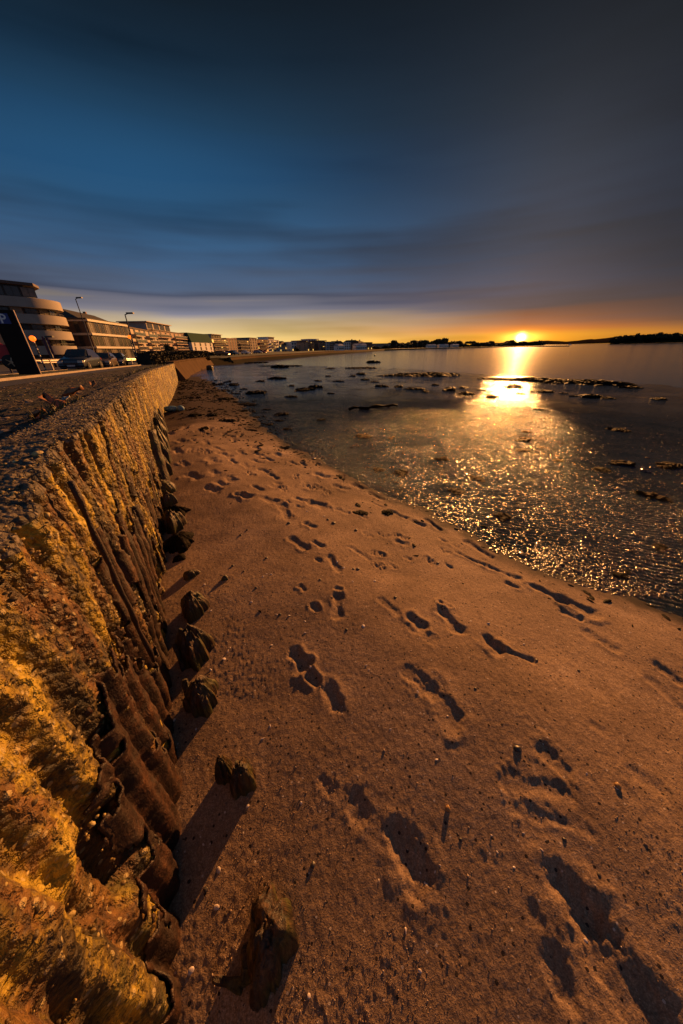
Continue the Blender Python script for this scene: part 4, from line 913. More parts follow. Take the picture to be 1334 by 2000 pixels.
# ------------------------------------------------------------------ promenade walls beyond
CONC = plain('warm_concrete', (.10, .062, .035), .9, .3, .8, .5, bscale=6, dist=.04, spec=.02); CONCD = plain('weedy_concrete', (.022, .018, .012), .9, .4, 2, .6, bscale=8, spec=.02)
def quay(name, pts, label, mt=CONC, thick=.5, batter=.5, foot=None):    # pts: (x, y, top z, bottom z)
    root = empty(name, (0, 0, 0), 0, label, 'wall'); n = len(pts); P = np.array(pts, float); t = np.gradient(P[:, :2], axis=0); t /= np.linalg.norm(t, axis=1)[:, None]; nn = np.stack([t[:, 1], -t[:, 0]], 1)
    if nn.mean(0) @ np.array([.9, -.2]) < 0: nn = -nn
    def sweep(prof, nm, m):          # prof: (offset, 't'/'b', dz)
        vs = []; k = len(prof)
        for i in range(n):
            for (o, w, dz) in prof: vs.append((P[i, 0] + nn[i, 0] * o, P[i, 1] + nn[i, 1] * o, (P[i, 2] if w == 't' else P[i, 3]) + dz))
        fs = [(i * k + j, (i + 1) * k + j, (i + 1) * k + (j + 1) % k, i * k + (j + 1) % k) for i in range(n - 1) for j in range(k)] + [tuple(range(k)), tuple((n - 1) * k + j for j in range(k))[::-1]]
        return mesh_obj(nm, vs, fs, m, root, False)
    sweep([(-thick, 't', -.12), (0, 't', -.12), (batter, 'b', .3), (batter, 'b', -.4), (-thick, 'b', -.4)], 'wall_face', mt)
    sweep([(-thick - .05, 't', 0), (.08, 't', 0), (.08, 't', -.118), (-thick - .05, 't', -.118)], 'coping', mt)
    if foot == 'tall': sweep([(batter - .2, 'b', .80), (batter + .12, 'b', .55), (batter + .2, 'b', -.4), (batter - .2, 'b', -.4)], 'weedy_foot', CONCD)
    elif foot: sweep([(batter + .003, 'b', .32), (batter + .28, 'b', .22), (batter + .28, 'b', -.4), (batter + .003, 'b', -.4)], 'weedy_foot', CONCD)
    return root
a = atY(356, 706, 27.6)
q1 = [(-13.35, 27.6, 1.12, -.55), (-15.2, 33, 1.10, -.7), (-18.3, 43, 1.02, -.8), (-22, 56, .92, -.85), (-24.8, 66, .85, -.85)]
quay('promenade_wall', q1, 'smooth concrete promenade wall starting just beyond the old sea wall', batter=.7, foot=True)
Q = []
for px, py in [(452, 711), (470, 708.5), (500, 705), (541, 701.2), (587, 697), (636, 693), (690, 689.2), (722, 686.8), (750, 684.8)]:
    g = at(px, py, SEA); Q.append((g[0], g[1], .55 if g[1] < 150 else .8, SEA))
quay('bay_wall', Q, 'long low sunlit promenade wall curving round the bay below the houses', batter=.4, foot='tall')
# slipway with steps between the two walls
def slip():
    root = empty('slipway_steps', (0, 0, 0), 0, 'dark weedy steps between the two promenade walls', 'steps')
    a = np.array(q1[-1][:2]); b = np.array(Q[0][:2]); e = b - a; L = np.linalg.norm(e); e /= L; nn = np.array([e[1], -e[0]])
    if nn[1] > 0: nn = -nn
    for i in range(7):
        m = MB(); o0 = -3 + i * .55; z1 = .55 - i * .2; vs = []
        for z in (SEA - .3, z1):
            for (t, o) in ((-.6, o0), (L + .6, o0), (L + .6, o0 + .547), (-.6, o0 + .547)): vs.append((a[0] + e[0] * t + nn[0] * o, a[1] + e[1] * t + nn[1] * o, z))
        m.poly(vs, [(3, 2, 1, 0), (4, 5, 6, 7), (0, 1, 5, 4), (1, 2, 6, 5), (2, 3, 7, 6), (3, 0, 4, 7)]).build('step', CONCD, root)
slip()
# far ground behind the bay wall
def farland():
    bx = [(q[0] - .5, q[1] + .3) for q in Q]
    outline = bx + [(bx[-1][0] + 40, bx[-1][1] + 60)] + [(220, 640), (100, 1500), (-900, 1500), (-500, 300), (-160, 90), (-64, 60), (-30, 70)]
    m = MB(); n = len(outline); m.poly([(x, y, .42) for x, y in outline], [tuple(range(n))]); o = m.build('far_ground', EARTH)
    if o.data.polygons[0].normal.z < 0: o.data.flip_normals()
    fattr(o, 'grassy', np.ones(len(o.data.vertices))); tag(o, 'ground under the houses round the bay', None, None, 'structure')
farland()

# rocks by the promenade wall start
stump(411, 722, 12, 713, 'dark_boulder', 'dark weedy boulder at the foot of the promenade wall', 'boulder', seed=41, sharp=.1, hmax=1.2)
stump(368, 728, 16, 714, 'broken_block', 'dark weedy broken block where the old wall meets the promenade wall', 'block', seed=42, sharp=.3, hmax=1.0)

# ------------------------------------------------------------------ buildings
GLASS = plain('dark_glass', (.035, .035, .038), .12, .2, .4, 0, spec=.6)
GLASSL = plain('pale_curtained_glass', (.16, .13, .10), .25, .4, 2, 0)
FRAME = plain('window_frame', (.45, .40, .34), .5, .1)
DFRAME = plain('dark_frame', (.03, .028, .028), .5, .1)
LIT = glow('lit_window', (1, .55, .12), .55)
def wallmat(n, c): return plain(n, c, .8, .16, .5, .3, bscale=8, dist=.03)
CREAM = wallmat('cream_render', (.50, .40, .31)); WHITE = wallmat('white_render', (.78, .74, .70)); TAN = wallmat('tan_render', (.36, .25, .17)); BRICK = wallmat('red_brown_brick', (.24, .12, .075)); DARKB = wallmat('dark_brick', (.075, .045, .035)); PINK = wallmat('pinkish_render', (.46, .31, .24)); GREY = wallmat('grey_render', (.42, .42, .45)); ORNG = wallmat('orange_brick', (.30, .13, .055))
ROOFD = plain('dark_roof', (.035, .032, .028), .8, .3, 1.5, .5, bscale=5); ROOFG = plain('green_roof', (.018, .06, .042), .9, .25, 1.5, .3, bscale=5, spec=.1); ROOFR = plain('brown_roof', (.09, .05, .035), .8, .3, 1.5, .5, bscale=5)
WINM = {}
def win_mesh(w, h, fr, gl):
    k = (round(w, 2), round(h, 2), fr.name, gl.name)
    if k not in WINM:
        m = MB(); t = .07
        m.box(-w / 2, w / 2, -.05, .03, 0, t); m.box(-w / 2, w / 2, -.05, .03, h - t, h); m.box(-w / 2, -w / 2 + t, -.05, .03, t, h - t); m.box(w / 2 - t, w / 2, -.05, .03, t, h - t)
        if w > 1.3: m.box(-.03, .03, -.045, .03, t, h - t)
        f = m.build('window', fr); g = MB().box(-w / 2 + t, w / 2 - t, -.015, .01, t, h - t).build('pane', gl)
        WINM[k] = (f.data, g.data); bpy.data.objects.remove(f); bpy.data.objects.remove(g)
    return WINM[k]
def window(root, x, y, z, w, h, fr=FRAME, gl=GLASS, rz=0, name='window'):
    a, b = win_mesh(w, h, fr, gl); f = bpy.data.objects.new(name, a); COL.objects.link(f); f.parent = root; f.location = (x, y, z); f.rotation_euler[2] = rz
    g = bpy.data.objects.new('pane', b); COL.objects.link(g); g.parent = f
def balcony(root, x0, x1, z, dep, slab, y=0, glass=True):
    b = MB().box(x0, x1, y - dep, y - .003, z - .22, z).build('balcony', slab, root)
    m = MB(); m.box(x0 + .02, x1 - .02, y - dep + .03, y - dep + .07, z + .95, z + 1.03)
    n = max(2, int((x1 - x0) / 1.1))
    for i in range(n + 1): xx = x0 + .05 + (x1 - x0 - .1) * i / n; m.box(xx - .025, xx + .025, y - dep + .03, y - dep + .07, z, z + .95)
    m.build('railing', DFRAME if not glass else FRAME, b)
    if glass: MB().box(x0 + .06, x1 - .06, y - dep + .045, y - dep + .055, z + .08, z + .93).build('glass_panel', GLASS, b)
def bld(name, pxl, Yl, pxr, Yr, label, H, floors, bays, wm, depth=14, roof='flat', roofm=ROOFD, win=(1.4, 1.5), bal=None, band=None, lit=0, z0=.42, gl=GLASS, fr=FRAME, group='houses along the bay', rh=2.6, cat='building', winskip=(), pent=None, side=True, seed=0):
    P0 = np.array([az(pxl) * Yl, Yl]); P1 = np.array([az(pxr) * Yr, Yr]); e = P1 - P0; W_ = float(np.linalg.norm(e)); rz = math.atan2(e[1], e[0])
    root = empty(name, (P0[0], P0[1], z0), rz, label, cat, group); rd = random.Random(seed + int(pxl))
    m = MB().box(0, W_, 0, depth, -.8, H).build('wall', wm, root); fh = H / floors
    for f in range(floors):
        for b in range(bays):
            x = (b + .5) * W_ / bays; w, h = win; w = min(w, W_ / bays * .8)
            if (f, b) in winskip: continue
            r = rd.random(); window(root, x, -.02, f * fh + (fh - h) * .42, w, h, fr, LIT if r < lit else (GLASSL if r < lit + .3 else gl))
    if side:                          # the end wall seen from the beach
        nb = max(2, int(depth / 4.5))
        for f in range(floors):
            for b in range(nb):
                if rd.random() < .75: window(root, -.02, depth * (b + .5) / nb, f * fh + (fh - win[1]) * .42, 1.1, win[1] * .9, fr, gl, -math.pi / 2)
    if band:
        for f in range(1, floors + 1): MB().box(-.25, W_ + .25, -band, depth * .6, f * fh - .32, f * fh + .12).build('floor_band', FRAME if wm is not WHITE else WHITE, root)
    if bal:
        for f in range(1, floors):
            for (u0, u1) in bal: balcony(root, u0 * W_, u1 * W_, f * fh + .1, 1.5, wm if wm in (CREAM, WHITE, TAN, PINK) else CREAM)
    if roof == 'flat':
        r = MB().box(-.3, W_ + .3, -.3, depth + .3, H + .003, H + .35).build('roof', wm if roofm is ROOFD and wm in (CREAM, WHITE) else roofm, root)
    elif roof in ('hip', 'gable', 'gablef'):
        o = .4; m = MB()
        if roof == 'hip':
            k = min(W_, depth) / 2 * .8; m.poly([(-o, -o, H), (W_ + o, -o, H), (W_ + o, depth + o, H), (-o, depth + o, H), (k, depth / 2, H + rh), (max(k + .1, W_ - k), depth / 2, H + rh)], [(0, 1, 5, 4), (1, 2, 5), (2, 3, 4, 5), (3, 0, 4), (3, 2, 1, 0)])
        elif roof == 'gable':
            m.poly([(-o, -o, H), (W_ + o, -o, H), (W_ + o, depth + o, H), (-o, depth + o, H), (-o, depth / 2, H + rh), (W_ + o, depth / 2, H + rh)], [(0, 1, 5, 4), (1, 2, 5), (2, 3, 4, 5), (3, 0, 4), (3, 2, 1, 0)])
        else:
            m.poly([(-o, -o, H), (W_ + o, -o, H), (W_ + o, depth + o, H), (-o, depth + o, H), (W_ / 2, -o, H + rh), (W_ / 2, depth + o, H + rh)], [(0, 3, 5, 4), (1, 4, 5, 2), (0, 4, 1), (2, 5, 3), (3, 2, 1, 0)])
        r = m.build('roof', roofm, root)
        MB().box(W_ * .7, W_ * .7 + .9, depth * .55, depth * .55 + .9, H + .1, H + rh + .9).build('chimney', BRICK if wm is not BRICK else DARKB, r)
    elif roof == 'mansard':
        m = MB(); k = 1.6; m.poly([(-.2, -.2, H), (W_ + .2, -.2, H), (W_ + .2, depth, H), (-.2, depth, H), (.6, k, H + rh), (W_ - .6, k, H + rh), (W_ - .6, depth - k, H + rh), (.6, depth - k, H + rh)], [(0, 1, 5, 4), (1, 2, 6, 5), (2, 3, 7, 6), (3, 0, 4, 7), (4, 5, 6, 7), (3, 2, 1, 0)])
        r = m.build('roof', roofm, root)
    if pent:
        u0, u1, ph, pm_ = pent; MB().box(u0 * W_, u1 * W_, 2.2, depth - 2, H + .353, H + .35 + ph).build('penthouse', pm_, root)
        MB().box(u0 * W_ - .8, u1 * W_ + .8, 1.4, depth - 1.4, H + .353 + ph, H + .6 + ph).build('penthouse_roof', CREAM, root)
        for i in range(4): window(root, (u0 + (u1 - u0) * (i + .5) / 4) * W_, 2.18, H + .7, (u1 - u0) * W_ / 5, ph - .6, DFRAME, GLASS)
    return root
def hgt(px, py, Y, z0=.42): return float(atY(px, py, Y)[2] - z0)

# nearest block: curved white balconies in four bands, glazing between, set back top floor
def curved_block():
    A = np.array([az(-70) * 60, 60.]); B = np.array([az(176) * 75, 75.]); e = (B - A) / np.linalg.norm(B - A); n = np.array([e[1], -e[0]]); L = float(np.linalg.norm(B - A)); rz = math.atan2(e[1], e[0])
    root = empty('curved_apartment_block', (A[0], A[1], .42), rz, 'cream apartment block with curved wraparound balcony bands nearest on the left', 'building')
    R = 7.5
    def outline(off, x0=-6):          # straight front then a rounded right end
        r = R + off; cx_, cy_ = L - R, R; pts = [(x0, -off)]
        for k in range(21):
            a = -math.pi / 2 + math.pi * k / 20; pts.append((cx_ + r * math.cos(a), cy_ + r * math.sin(a)))
        pts.append((x0, 2 * R + off)); return pts
    BAND = wallmat('cream_band', (.36, .31, .27))
    ztop = [hgt(150, y, 73) for y in (588, 618, 650, 681)]; T = [12.9, 9.75, 6.6, 3.45]
    k = (hgt(172, 587, 75)) / 12.9; T = [t * k for t in T]
    for i, t in enumerate(T):
        o = MB().prism(outline(0), t - 1.55, t).build('balcony_band', BAND, root); o.data.polygons.foreach_set('use_smooth', [len(p.vertices) == 4 for p in o.data.polygons]); o.data.set_sharp_from_angle(angle=.6)
    MB().prism(outline(-1.5), -.6, T[0] - 1.56).build('core_wall', plain('recess_wall', (.12, .09, .075), .7), root)
    for i in range(1, 4):             # glazing, one storey of panels on each level
        z = T[i] + .02; h = T[i - 1] - 1.55 - z - .02; x = -3.0; c = 0
        while x < L - R - .6:
            w = 1.75; dark = c % 5 == 2
            if dark: MB().box(x - .8, x + .8, .9, 1.495, z, z + h).build('pier', TAN if i % 2 else DFRAME, root)
            else: window(root, x, 1.42, z, w, h, DFRAME, GLASSL if (c * 7 + i) % 4 == 0 else GLASS)
            x += 1.82; c += 1
        for k_ in range(8):
            a = -math.pi / 2 + .14 + k_ * .36
            if a > 1.4: break
            r = R - 1.42; window(root, L - R + r * math.cos(a), R + r * math.sin(a), z, 1.9, h, DFRAME, GLASSL if k_ % 3 == 1 else GLASS, a + math.pi / 2)
        MB().tube([(p[0], p[1], T[i] + .42) for p in outline(-.2)[1:-1]], .03, 5).build('rail', DFRAME, root)
        MB().tube([(p[0], p[1], T[i] + .30) for p in outline(-.35, L * .4)[:12]], .012, 4).build('rail', DFRAME, root)
    # ground floor recess
    for k_ in range(7): window(root, 1 + k_ * 2.9, 1.42, .1, 2.3, T[3] - 1.75, DFRAME, GLASS)
    # set back penthouse with a flat overhanging roof
    MB().prism([(-4, 1.8), (L - R + 1.2, 1.8), (L - R + 3.2, 4.5), (L - R + 3.2, 2 * R - 2), (-4, 2 * R - 2)], T[0] + .003, T[0] + 2.0).build('penthouse', DFRAME, root)
    for k_ in range(7): window(root, -1 + k_ * 2.3, 1.74, T[0] + .2, 2.1, 1.6, DFRAME, GLASS if k_ % 3 else GLASSL)
    MB().prism([(-3, .9), (L - R + 2.6, .9), (L - R + 4.2, 4.0), (L - R + 4.2, 2 * R - 1.5), (-3, 2 * R - 1.5)], T[0] + 2.003, T[0] + 2.45).build('roof', plain('brown_fascia', (.10, .06, .045), .6), root)
    MB().box(-4.5, 2.6, .6, 6.5, T[0] + .003, T[0] + 3.0).build('lift_tower', plain('slate_panel', (.045, .05, .06), .5), root)
    b = MB().box(L * .62, L * .62 + .9, -.08, -.02, .9, T[3] + 1.6).build('banner', plain('purple_banner', (.10, .02, .05), .6), root); b['label'] = 'purple vertical banner with pale lettering'
    for i in range(5): MB().box(L * .62 + .28, L * .62 + .62, -.095, -.085, 1.4 + i * .7, 1.7 + i * .7).build('letter', FRAME, b)
curved_block()
bld('brown_glazed_block', 190, 84, 262, 104, 'brown glazed office block with pale floor bands beside the curved block', hgt(200, 625, 86), 3, 8, wallmat('brown_panel', (.075, .042, .03)), win=(1.9, 2.4), band=.5, gl=GLASS, fr=DFRAME)
bld('hip_roofed_house', 192, 112, 268, 150, 'large building with a dark hipped roof rising behind the brown glazed block', hgt(200, 631, 112), 3, 6, DARKB, 18, 'hip', ROOFD, rh=4.6)
bld('balcony_flats', 258, 108, 312, 138, 'cream flats with two stacks of glass balconies behind the lamp post', hgt(262, 639, 108), 4, 6, CREAM, bal=[(.12, .42), (.58, .9)], win=(1.7, 2.1), roofm=ROOFR)
bld('pale_long_flats', 309, 140, 384, 190, 'long pale four storey flats with pink brick top floor and penthouse', hgt(312, 645, 140), 4, 10, PINK, bal=[(.0, .30), (.38, .95)], win=(1.6, 1.9), pent=(.02, .5, 2.6, CREAM), roofm=ROOFR)
bld('green_roofed_house', 378, 176, 418, 200, 'white house with a steep green roof', hgt(380, 668, 176), 3, 4, WHITE, 12, 'mansard', ROOFG, win=(1.5, 1.6), rh=4.2)
bld('tan_balcony_flats', 415, 200, 446, 222, 'tan flats with three dark balconies right of the green roof', hgt(416, 662, 200), 4, 4, TAN, bal=[(.05, .9)], win=(2.0, 1.8), pent=(.3, .9, 2.2, CREAM), lit=.12)
bld('brown_brick_block', 445, 224, 465, 240, 'brown brick block with tall white windows', hgt(446, 661, 224), 5, 4, BRICK, win=(1.5, 1.6), roofm=PINK, gl=GLASSL)
bld('dark_brick_block', 464, 242, 489, 262, 'dark brick flats with three rows of pale balconies', hgt(465, 665, 242), 4, 4, DARKB, bal=[(.15, .85)], win=(2.2, 1.7), lit=.1)
bld('square_tower_house', 490, 262, 504, 274, 'narrow tan tower house with a flat cap roof', hgt(492, 660, 262), 5, 3, TAN, win=(1.6, 1.5), roofm=ROOFR, lit=.12)
bld('orange_brick_flats', 504, 276, 525, 296, 'orange brick flats catching the full sunset light', hgt(505, 663, 276), 4, 5, ORNG, bal=[(.1, .9)], win=(1.6, 1.6), lit=.22)
bld('white_bay_flats', 524, 298, 546, 322, 'white flats with wide windows and a roof terrace', hgt(525, 664, 298), 4, 4, WHITE, bal=[(.2, .8)], win=(2.0, 1.7), lit=.2, pent=(.3, .8, 2., WHITE))
bld('gabled_cream_house', 546, 322, 561, 338, 'cream gabled house shining at the end of the first row', hgt(547, 673, 322), 3, 3, CREAM, 12, 'gablef', ROOFR, win=(1.8, 1.6), lit=.2, rh=3)
G2 = [('small_dark_house', 561, 575, 345, 'small dark gabled house between the two rows', 675, 2, DARKB, 'gablef', 0), ('white_modern_house', 570, 589, 330, 'white modern house with a wide flat roof', 668, 3, WHITE, 'flat', .1), ('brown_stair_house', 588, 602, 336, 'dark brown house with a raised tan stair tower', 665.5, 4, BRICK, 'flat', .1), ('tan_terrace_house', 601, 613, 326, 'tan house with bright sunlit roof terrace', 668, 4, TAN, 'flat', .25),
      ('tall_white_house', 603, 623, 352, 'tallest white house standing above its neighbours', 662.5, 5, WHITE, 'flat', .05), ('brown_twin_house', 622, 638, 338, 'brown house with a dark parapet roof', 665.5, 4, BRICK, 'flat', .1), ('grey_balcony_house', 638, 657, 342, 'grey house with stacked balconies', 668, 4, GREY, 'flat', .08), ('grey_gabled_house', 657, 673, 346, 'grey house under a pale pointed gable', 671, 3, GREY, 'gablef', 0),
      ('white_slim_house', 673, 688, 352, 'slim white house right of the pointed gable', 669, 3, WHITE, 'flat', 0), ('brown_gabled_house', 687, 701, 358, 'brown house with a peaked gable roof', 669, 3, BRICK, 'gablef', .1), ('grey_wide_house', 700, 716, 364, 'wide grey house with a low hipped roof', 670, 3, GREY, 'hip', .05), ('end_terrace_house', 715, 727, 372, 'dark end house whose side wall glows in the sun', 669, 3, DARKB, 'flat', .25)]
for nm, x0, x1, Y, lb, yt, fl, wm, rf, lt in G2:
    bld(nm, x0, Y, x1, Y + 9, lb, hgt(x0, yt, Y), fl, 4, wm, 12, rf, ROOFD if rf != 'flat' else (ROOFR if wm is not WHITE else WHITE), win=(1.7, 1.5), lit=lt, rh=2.4, bal=[(.3, .95)] if fl > 3 else None)
bld('long_low_hall', 727, 470, 762, 480, 'long low tan hall with a flat roof right of the houses', hgt(730, 671.5, 470), 2, 9, TAN, 20, 'flat', ROOFR, win=(2.2, 1.5))
for i, (x0, x1, Y, lb) in enumerate([(695, 716, 300, 'low white marquee shed on the shore under the grey houses'), (662, 672, 296, 'small white garage on the shore'), (836, 852, 560, 'low white boathouse among the dark trees'), (858, 876, 565, 'second white boathouse right of the first'), (884, 896, 580, 'small pale gabled boathouse near the pines')]):
    bld('shore_shed', x0, Y, x1, Y + 3, lb, 3.6, 1, 5, WHITE, 8, 'gable', GREY, win=(1.6, 1.2), rh=1.4, group='low white sheds on the shore', cat='shed')

# ------------------------------------------------------------------ trees, hedge, far land
LEAF = plain('dark_leaves', (.030, .034, .014), .7, .5, .6); LEAFB = plain('bronze_leaves', (.045, .032, .014), .7, .5, .6); BARK = plain('bark', (.05, .035, .025), .8, .3, 4)
def crown_mesh(seed, n=750, lobes=6, squash=.8, leaf=.075):
    r_ = np.random.default_rng(seed); C_ = r_.normal(0, .36, (lobes, 3)); C_[:, 2] = np.abs(C_[:, 2]) * squash * .9; Rr = r_.uniform(.3, .55, lobes); k = r_.integers(0, lobes, n)
    d = r_.normal(0, 1, (n, 3)); d /= np.linalg.norm(d, axis=1)[:, None]; P = C_[k] + d * (Rr[k] * r_.uniform(.6, 1.08, n))[:, None] * np.array([1, 1, squash])
    a = r_.normal(0, 1, (n, 3)); a /= np.linalg.norm(a, axis=1)[:, None]; b = np.cross(a, r_.normal(0, 1, (n, 3))); b /= np.linalg.norm(b, axis=1)[:, None]
    s = leaf * r_.uniform(.6, 1.5, n)[:, None]; V = np.stack([P - a * s, P + b * s * .7, P + a * s, P - b * s * .7], 1).reshape(-1, 3); Fq = np.arange(4 * n).reshape(-1, 4); return V, Fq
CR = {}
def tree(x, y, z0, h, w, label, kind=0, mt=LEAF, name='tree', group='trees across the bay', seed=0, pine=False, cat='tree'):
    root = empty(name, (x, y, z0), (seed * 1.7) % 6.28, label, cat, group)
    k = (kind, mt.name)
    if k not in CR:
        o = mesh_obj('crown', *crown_mesh(700 + kind, 1500, 6 + kind % 4, .55 if pine else .85, .11), mt); CR[k] = o.data; bpy.data.objects.remove(o)
    c = bpy.data.objects.new('crown', CR[k]); COL.objects.link(c); c.parent = root; th = h * (.5 if pine else .16); c.location = (0, 0, th); c.scale = (w * .8, w * .8, (h - th) * .95)
    kt = ('trunk', pine)
    if kt not in CR:
        m = MB().tube([(0, 0, -.1), (.02, .01, .35), (-.02, 0, .7), (.01, .02, 1)], [.05, .04, .03, .015], 7)
        for a in range(5): m.tube([(0, 0, .5 + .08 * a), (.16 * math.cos(a * 2.2), .16 * math.sin(a * 2.2), .75 + .06 * a)], [.018, .006], 5)
        o = m.build('trunk', BARK, None, True); CR[kt] = o.data; bpy.data.objects.remove(o)
    t_ = bpy.data.objects.new('trunk', CR[kt]); COL.objects.link(t_); t_.parent = root; t_.scale = (h * .9, h * .9, h * .8)
# near shrub before the pale flats, and small trees in the row
def treepx(px, py, Y, ytop, wpx, label, **kw):
    p = atY(px, py, Y); h = atY(px, ytop, Y)[2] - .42; w = abs(ray(px + wpx / 2, py)[0] - ray(px - wpx / 2, py)[0]) / ray(px, py)[1] * Y; tree(p[0], Y, .42, h, w, label, **kw)
treepx(333, 690, 110, 666, 16, 'round dark evergreen in front of the pale flats', kind=1, seed=1)
treepx(409, 693, 120, 684, 16, 'low dark round bush in front of the green roofed house', kind=2, seed=2, name='bush', cat='bush')
treepx(580, 688, 300, 678, 9, 'dark tree in front of the white modern house', kind=0, seed=3)
treepx(737, 683, 440, 675, 12, 'bushy tree in front of the long low hall', kind=3, seed=4)
treepx(757, 683, 445, 673, 14, 'larger bushy tree at the right end of the long low hall', kind=1, seed=5)
rt = random.Random(5)
for i in range(46):
    px = 764 + i * 6.4 + rt.uniform(-3, 3); pine = i in (9, 13, 19, 24, 28, 36); ht = (rt.uniform(9, 15) if px < 870 else rt.uniform(5, 9.5)) + (3 if pine else 0)
    Y = rt.uniform(600, 700); tree(az(px) * Y, Y, .4, ht, rt.uniform(9, 17), 'dark tree in the low tree line across the water under the sunset', kind=i % 5, seed=i, pine=pine, mt=LEAFB if i % 3 else LEAF)
def spit():
    m = MB(); pts = []
    for px, py in [(740, 685), (770, 683.5), (820, 682), (880, 680.5), (950, 679), (1040, 677.4), (1112, 676.6)]:
        pts.append(at(px, py, SEA)[:2])
    pts = [tuple(p * min(1, 760 / p[1])) for p in pts]; n = len(pts); back = [(p[0] * 1.35, p[1] * 1.35) for p in pts][::-1]
    m.prism(pts + back, SEA - 1, .4); o = m.build('far_shore', EARTH); fattr(o, 'grassy', np.ones(len(o.data.vertices))); tag(o, 'low far shore across the bay', None, None, 'structure')
spit()
def ridge(name, px0, px1, Y, prof, label, mt, depth=300, bumpy=1., n=160, seed=0):
    vs = []; X0 = az(px0) * Y; X1 = az(px1) * Y; rows = 9
    for j in range(rows):
        f = j / (rows - 1); s = math.sin(math.pi * min(1, f * .98 + .01)) ** .6
        for i in range(n):
            u = i / (n - 1); x = X0 + (X1 - X0) * u; nz = float(vn(np.array([u * 60 * bumpy + seed]), np.array([j * 1.3]), 5)[0]) * .35 + float(vn(np.array([u * 14 + seed]), np.array([j * .8]), 6)[0]) * .65
            h = float(np.interp(u, prof[0], prof[1])) * (.72 + .45 * nz); vs.append((x * (1 + f * depth / Y), Y + f * depth, SEA - 2 + (h + 2) * s * (1 - .35 * f)))
    fs = [(j * n + i, j * n + i + 1, (j + 1) * n + i + 1, (j + 1) * n + i) for j in range(rows - 1) for i in range(n - 1)]
    o = mesh_obj(name, vs, fs, mt, None, True); tag(o, label, None, None, 'structure'); return o
HILL = plain('far_hill', (.035, .022, .012), 1., .2, .004, spec=0); WOODS = plain('headland_woods', (.030, .026, .012), 1., .5, .05, 1, bscale=.25, dist=3, spec=0)
ridge('far_hills', 880, 1330, 3400, ([0, .25, .42, .5, .62, .72, .85, 1], [8, 26, 50, 34, 62, 78, 60, 30]), 'low hills on the horizon under the sun', HILL, 900, .5, seed=3)
ridge('headland', 1190, 1480, 930, ([0, .02, .08, .2, .4, 1], [0, 12, 27, 30, 29, 31]), 'dark wooded headland at the right edge of the bay', WOODS, 260, 1.2, seed=8)
for i in range(34):
    px = 1196 + i * 4.6 + rt.uniform(-2, 2); Y = rt.uniform(935, 990); u = (px - 1190) / 290; hb = float(np.interp(u, [0, .02, .08, .2, .4, 1], [0, 6, 15, 17, 16, 18]))
    tree(az(px) * Y, Y, SEA + 1 + hb * .45, rt.uniform(13, 18) * min(1, .5 + hb / 16), rt.uniform(12, 20), 'dark tree on the wooded headland', kind=i % 5, seed=i, group='trees on the headland')
# clipped dark hedge behind the wall
def hedge():
    g0 = atY(283, 705, 40); g1 = atY(400, 700, 62); a = np.array([g0[0], g0[1]]); b = np.array([g1[0], g1[1]]); e = (b - a); L = np.linalg.norm(e); e /= L; nn = np.array([e[1], -e[0]]); z0 = .42; H = hgt(300, 688, 42)
    n = 15000; r_ = np.random.default_rng(9); t = r_.random(n) * L; q = r_.uniform(-.9, .9, n); z = r_.uniform(0, H, n); f = r_.integers(0, 3, n); q = np.where(f == 0, .9 * np.sign(q), q); z = np.where(f == 1, H, z)
    q = q * (1 + .18 * (vn(t * .8, z, 3) - .5)); z = z * (1 + .14 * (vn(t * .6, q, 4) - .5))
    P = np.stack([a[0] + e[0] * t + nn[0] * q, a[1] + e[1] * t + nn[1] * q, z0 + z], 1); A = r_.normal(0, 1, (n, 3)); A /= np.linalg.norm(A, axis=1)[:, None]; B = np.cross(A, r_.normal(0, 1, (n, 3))); B /= np.linalg.norm(B, axis=1)[:, None]; s = .12 * r_.uniform(.6, 1.5, n)[:, None]
    V = np.stack([P - A * s, P + B * s * .7, P + A * s, P - B * s * .7], 1).reshape(-1, 3)
    root = empty('hedge', (0, 0, 0), 0, 'long clipped dark bronze hedge in front of the pale flats', 'hedge')
    mesh_obj('leaves', V, np.arange(4 * n).reshape(-1, 4), LEAFB, root, False)
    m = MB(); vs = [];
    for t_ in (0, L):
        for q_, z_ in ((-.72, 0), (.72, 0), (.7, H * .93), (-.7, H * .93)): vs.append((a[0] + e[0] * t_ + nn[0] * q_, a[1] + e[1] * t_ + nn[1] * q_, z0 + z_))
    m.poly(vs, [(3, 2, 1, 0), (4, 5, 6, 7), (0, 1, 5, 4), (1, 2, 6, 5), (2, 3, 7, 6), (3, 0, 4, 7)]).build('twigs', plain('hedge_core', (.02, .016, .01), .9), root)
hedge()

# ------------------------------------------------------------------ street things
METAL = plain('dark_metal', (.05, .048, .05), .45, .2, 5, metal=.5); GALV = plain('galvanised_steel', (.42, .38, .33), .35, .15, 5, metal=.6)
def lamp(px, pyb, Y, ytop, label, zb=None):
    b = atY(px, pyb, Y); zb = .55 if zb is None else zb; h = atY(px, ytop, Y)[2] - zb; X = az(px) * Y
    root = empty('street_lamp', (X, Y, zb), 0, label, 'street lamp', 'street lamps along the road')
    MB().tube([(0, 0, 0), (0, 0, 1.2), (0, 0, 1.25), (0, 0, h)], [.11, .11, .07, .055], 8).build('pole', METAL, root, True)
    MB().tube([(0, 0, h - .02), (.5, -.2, h + .08)], [.045, .04], 6).build('arm', METAL, root, True)
    MB().box(.35, 1.1, -.36, -.08, h + .03, h + .17).build('lantern', METAL, root)
    return root
lamp(185, 690, 52, 583, 'tall street lamp in front of the curved block')
lamp(266, 706, 40, 614, 'street lamp standing before the brown glazed block')
lamp(322, 694, 85, 636, 'thinner farther street lamp before the balcony flats')
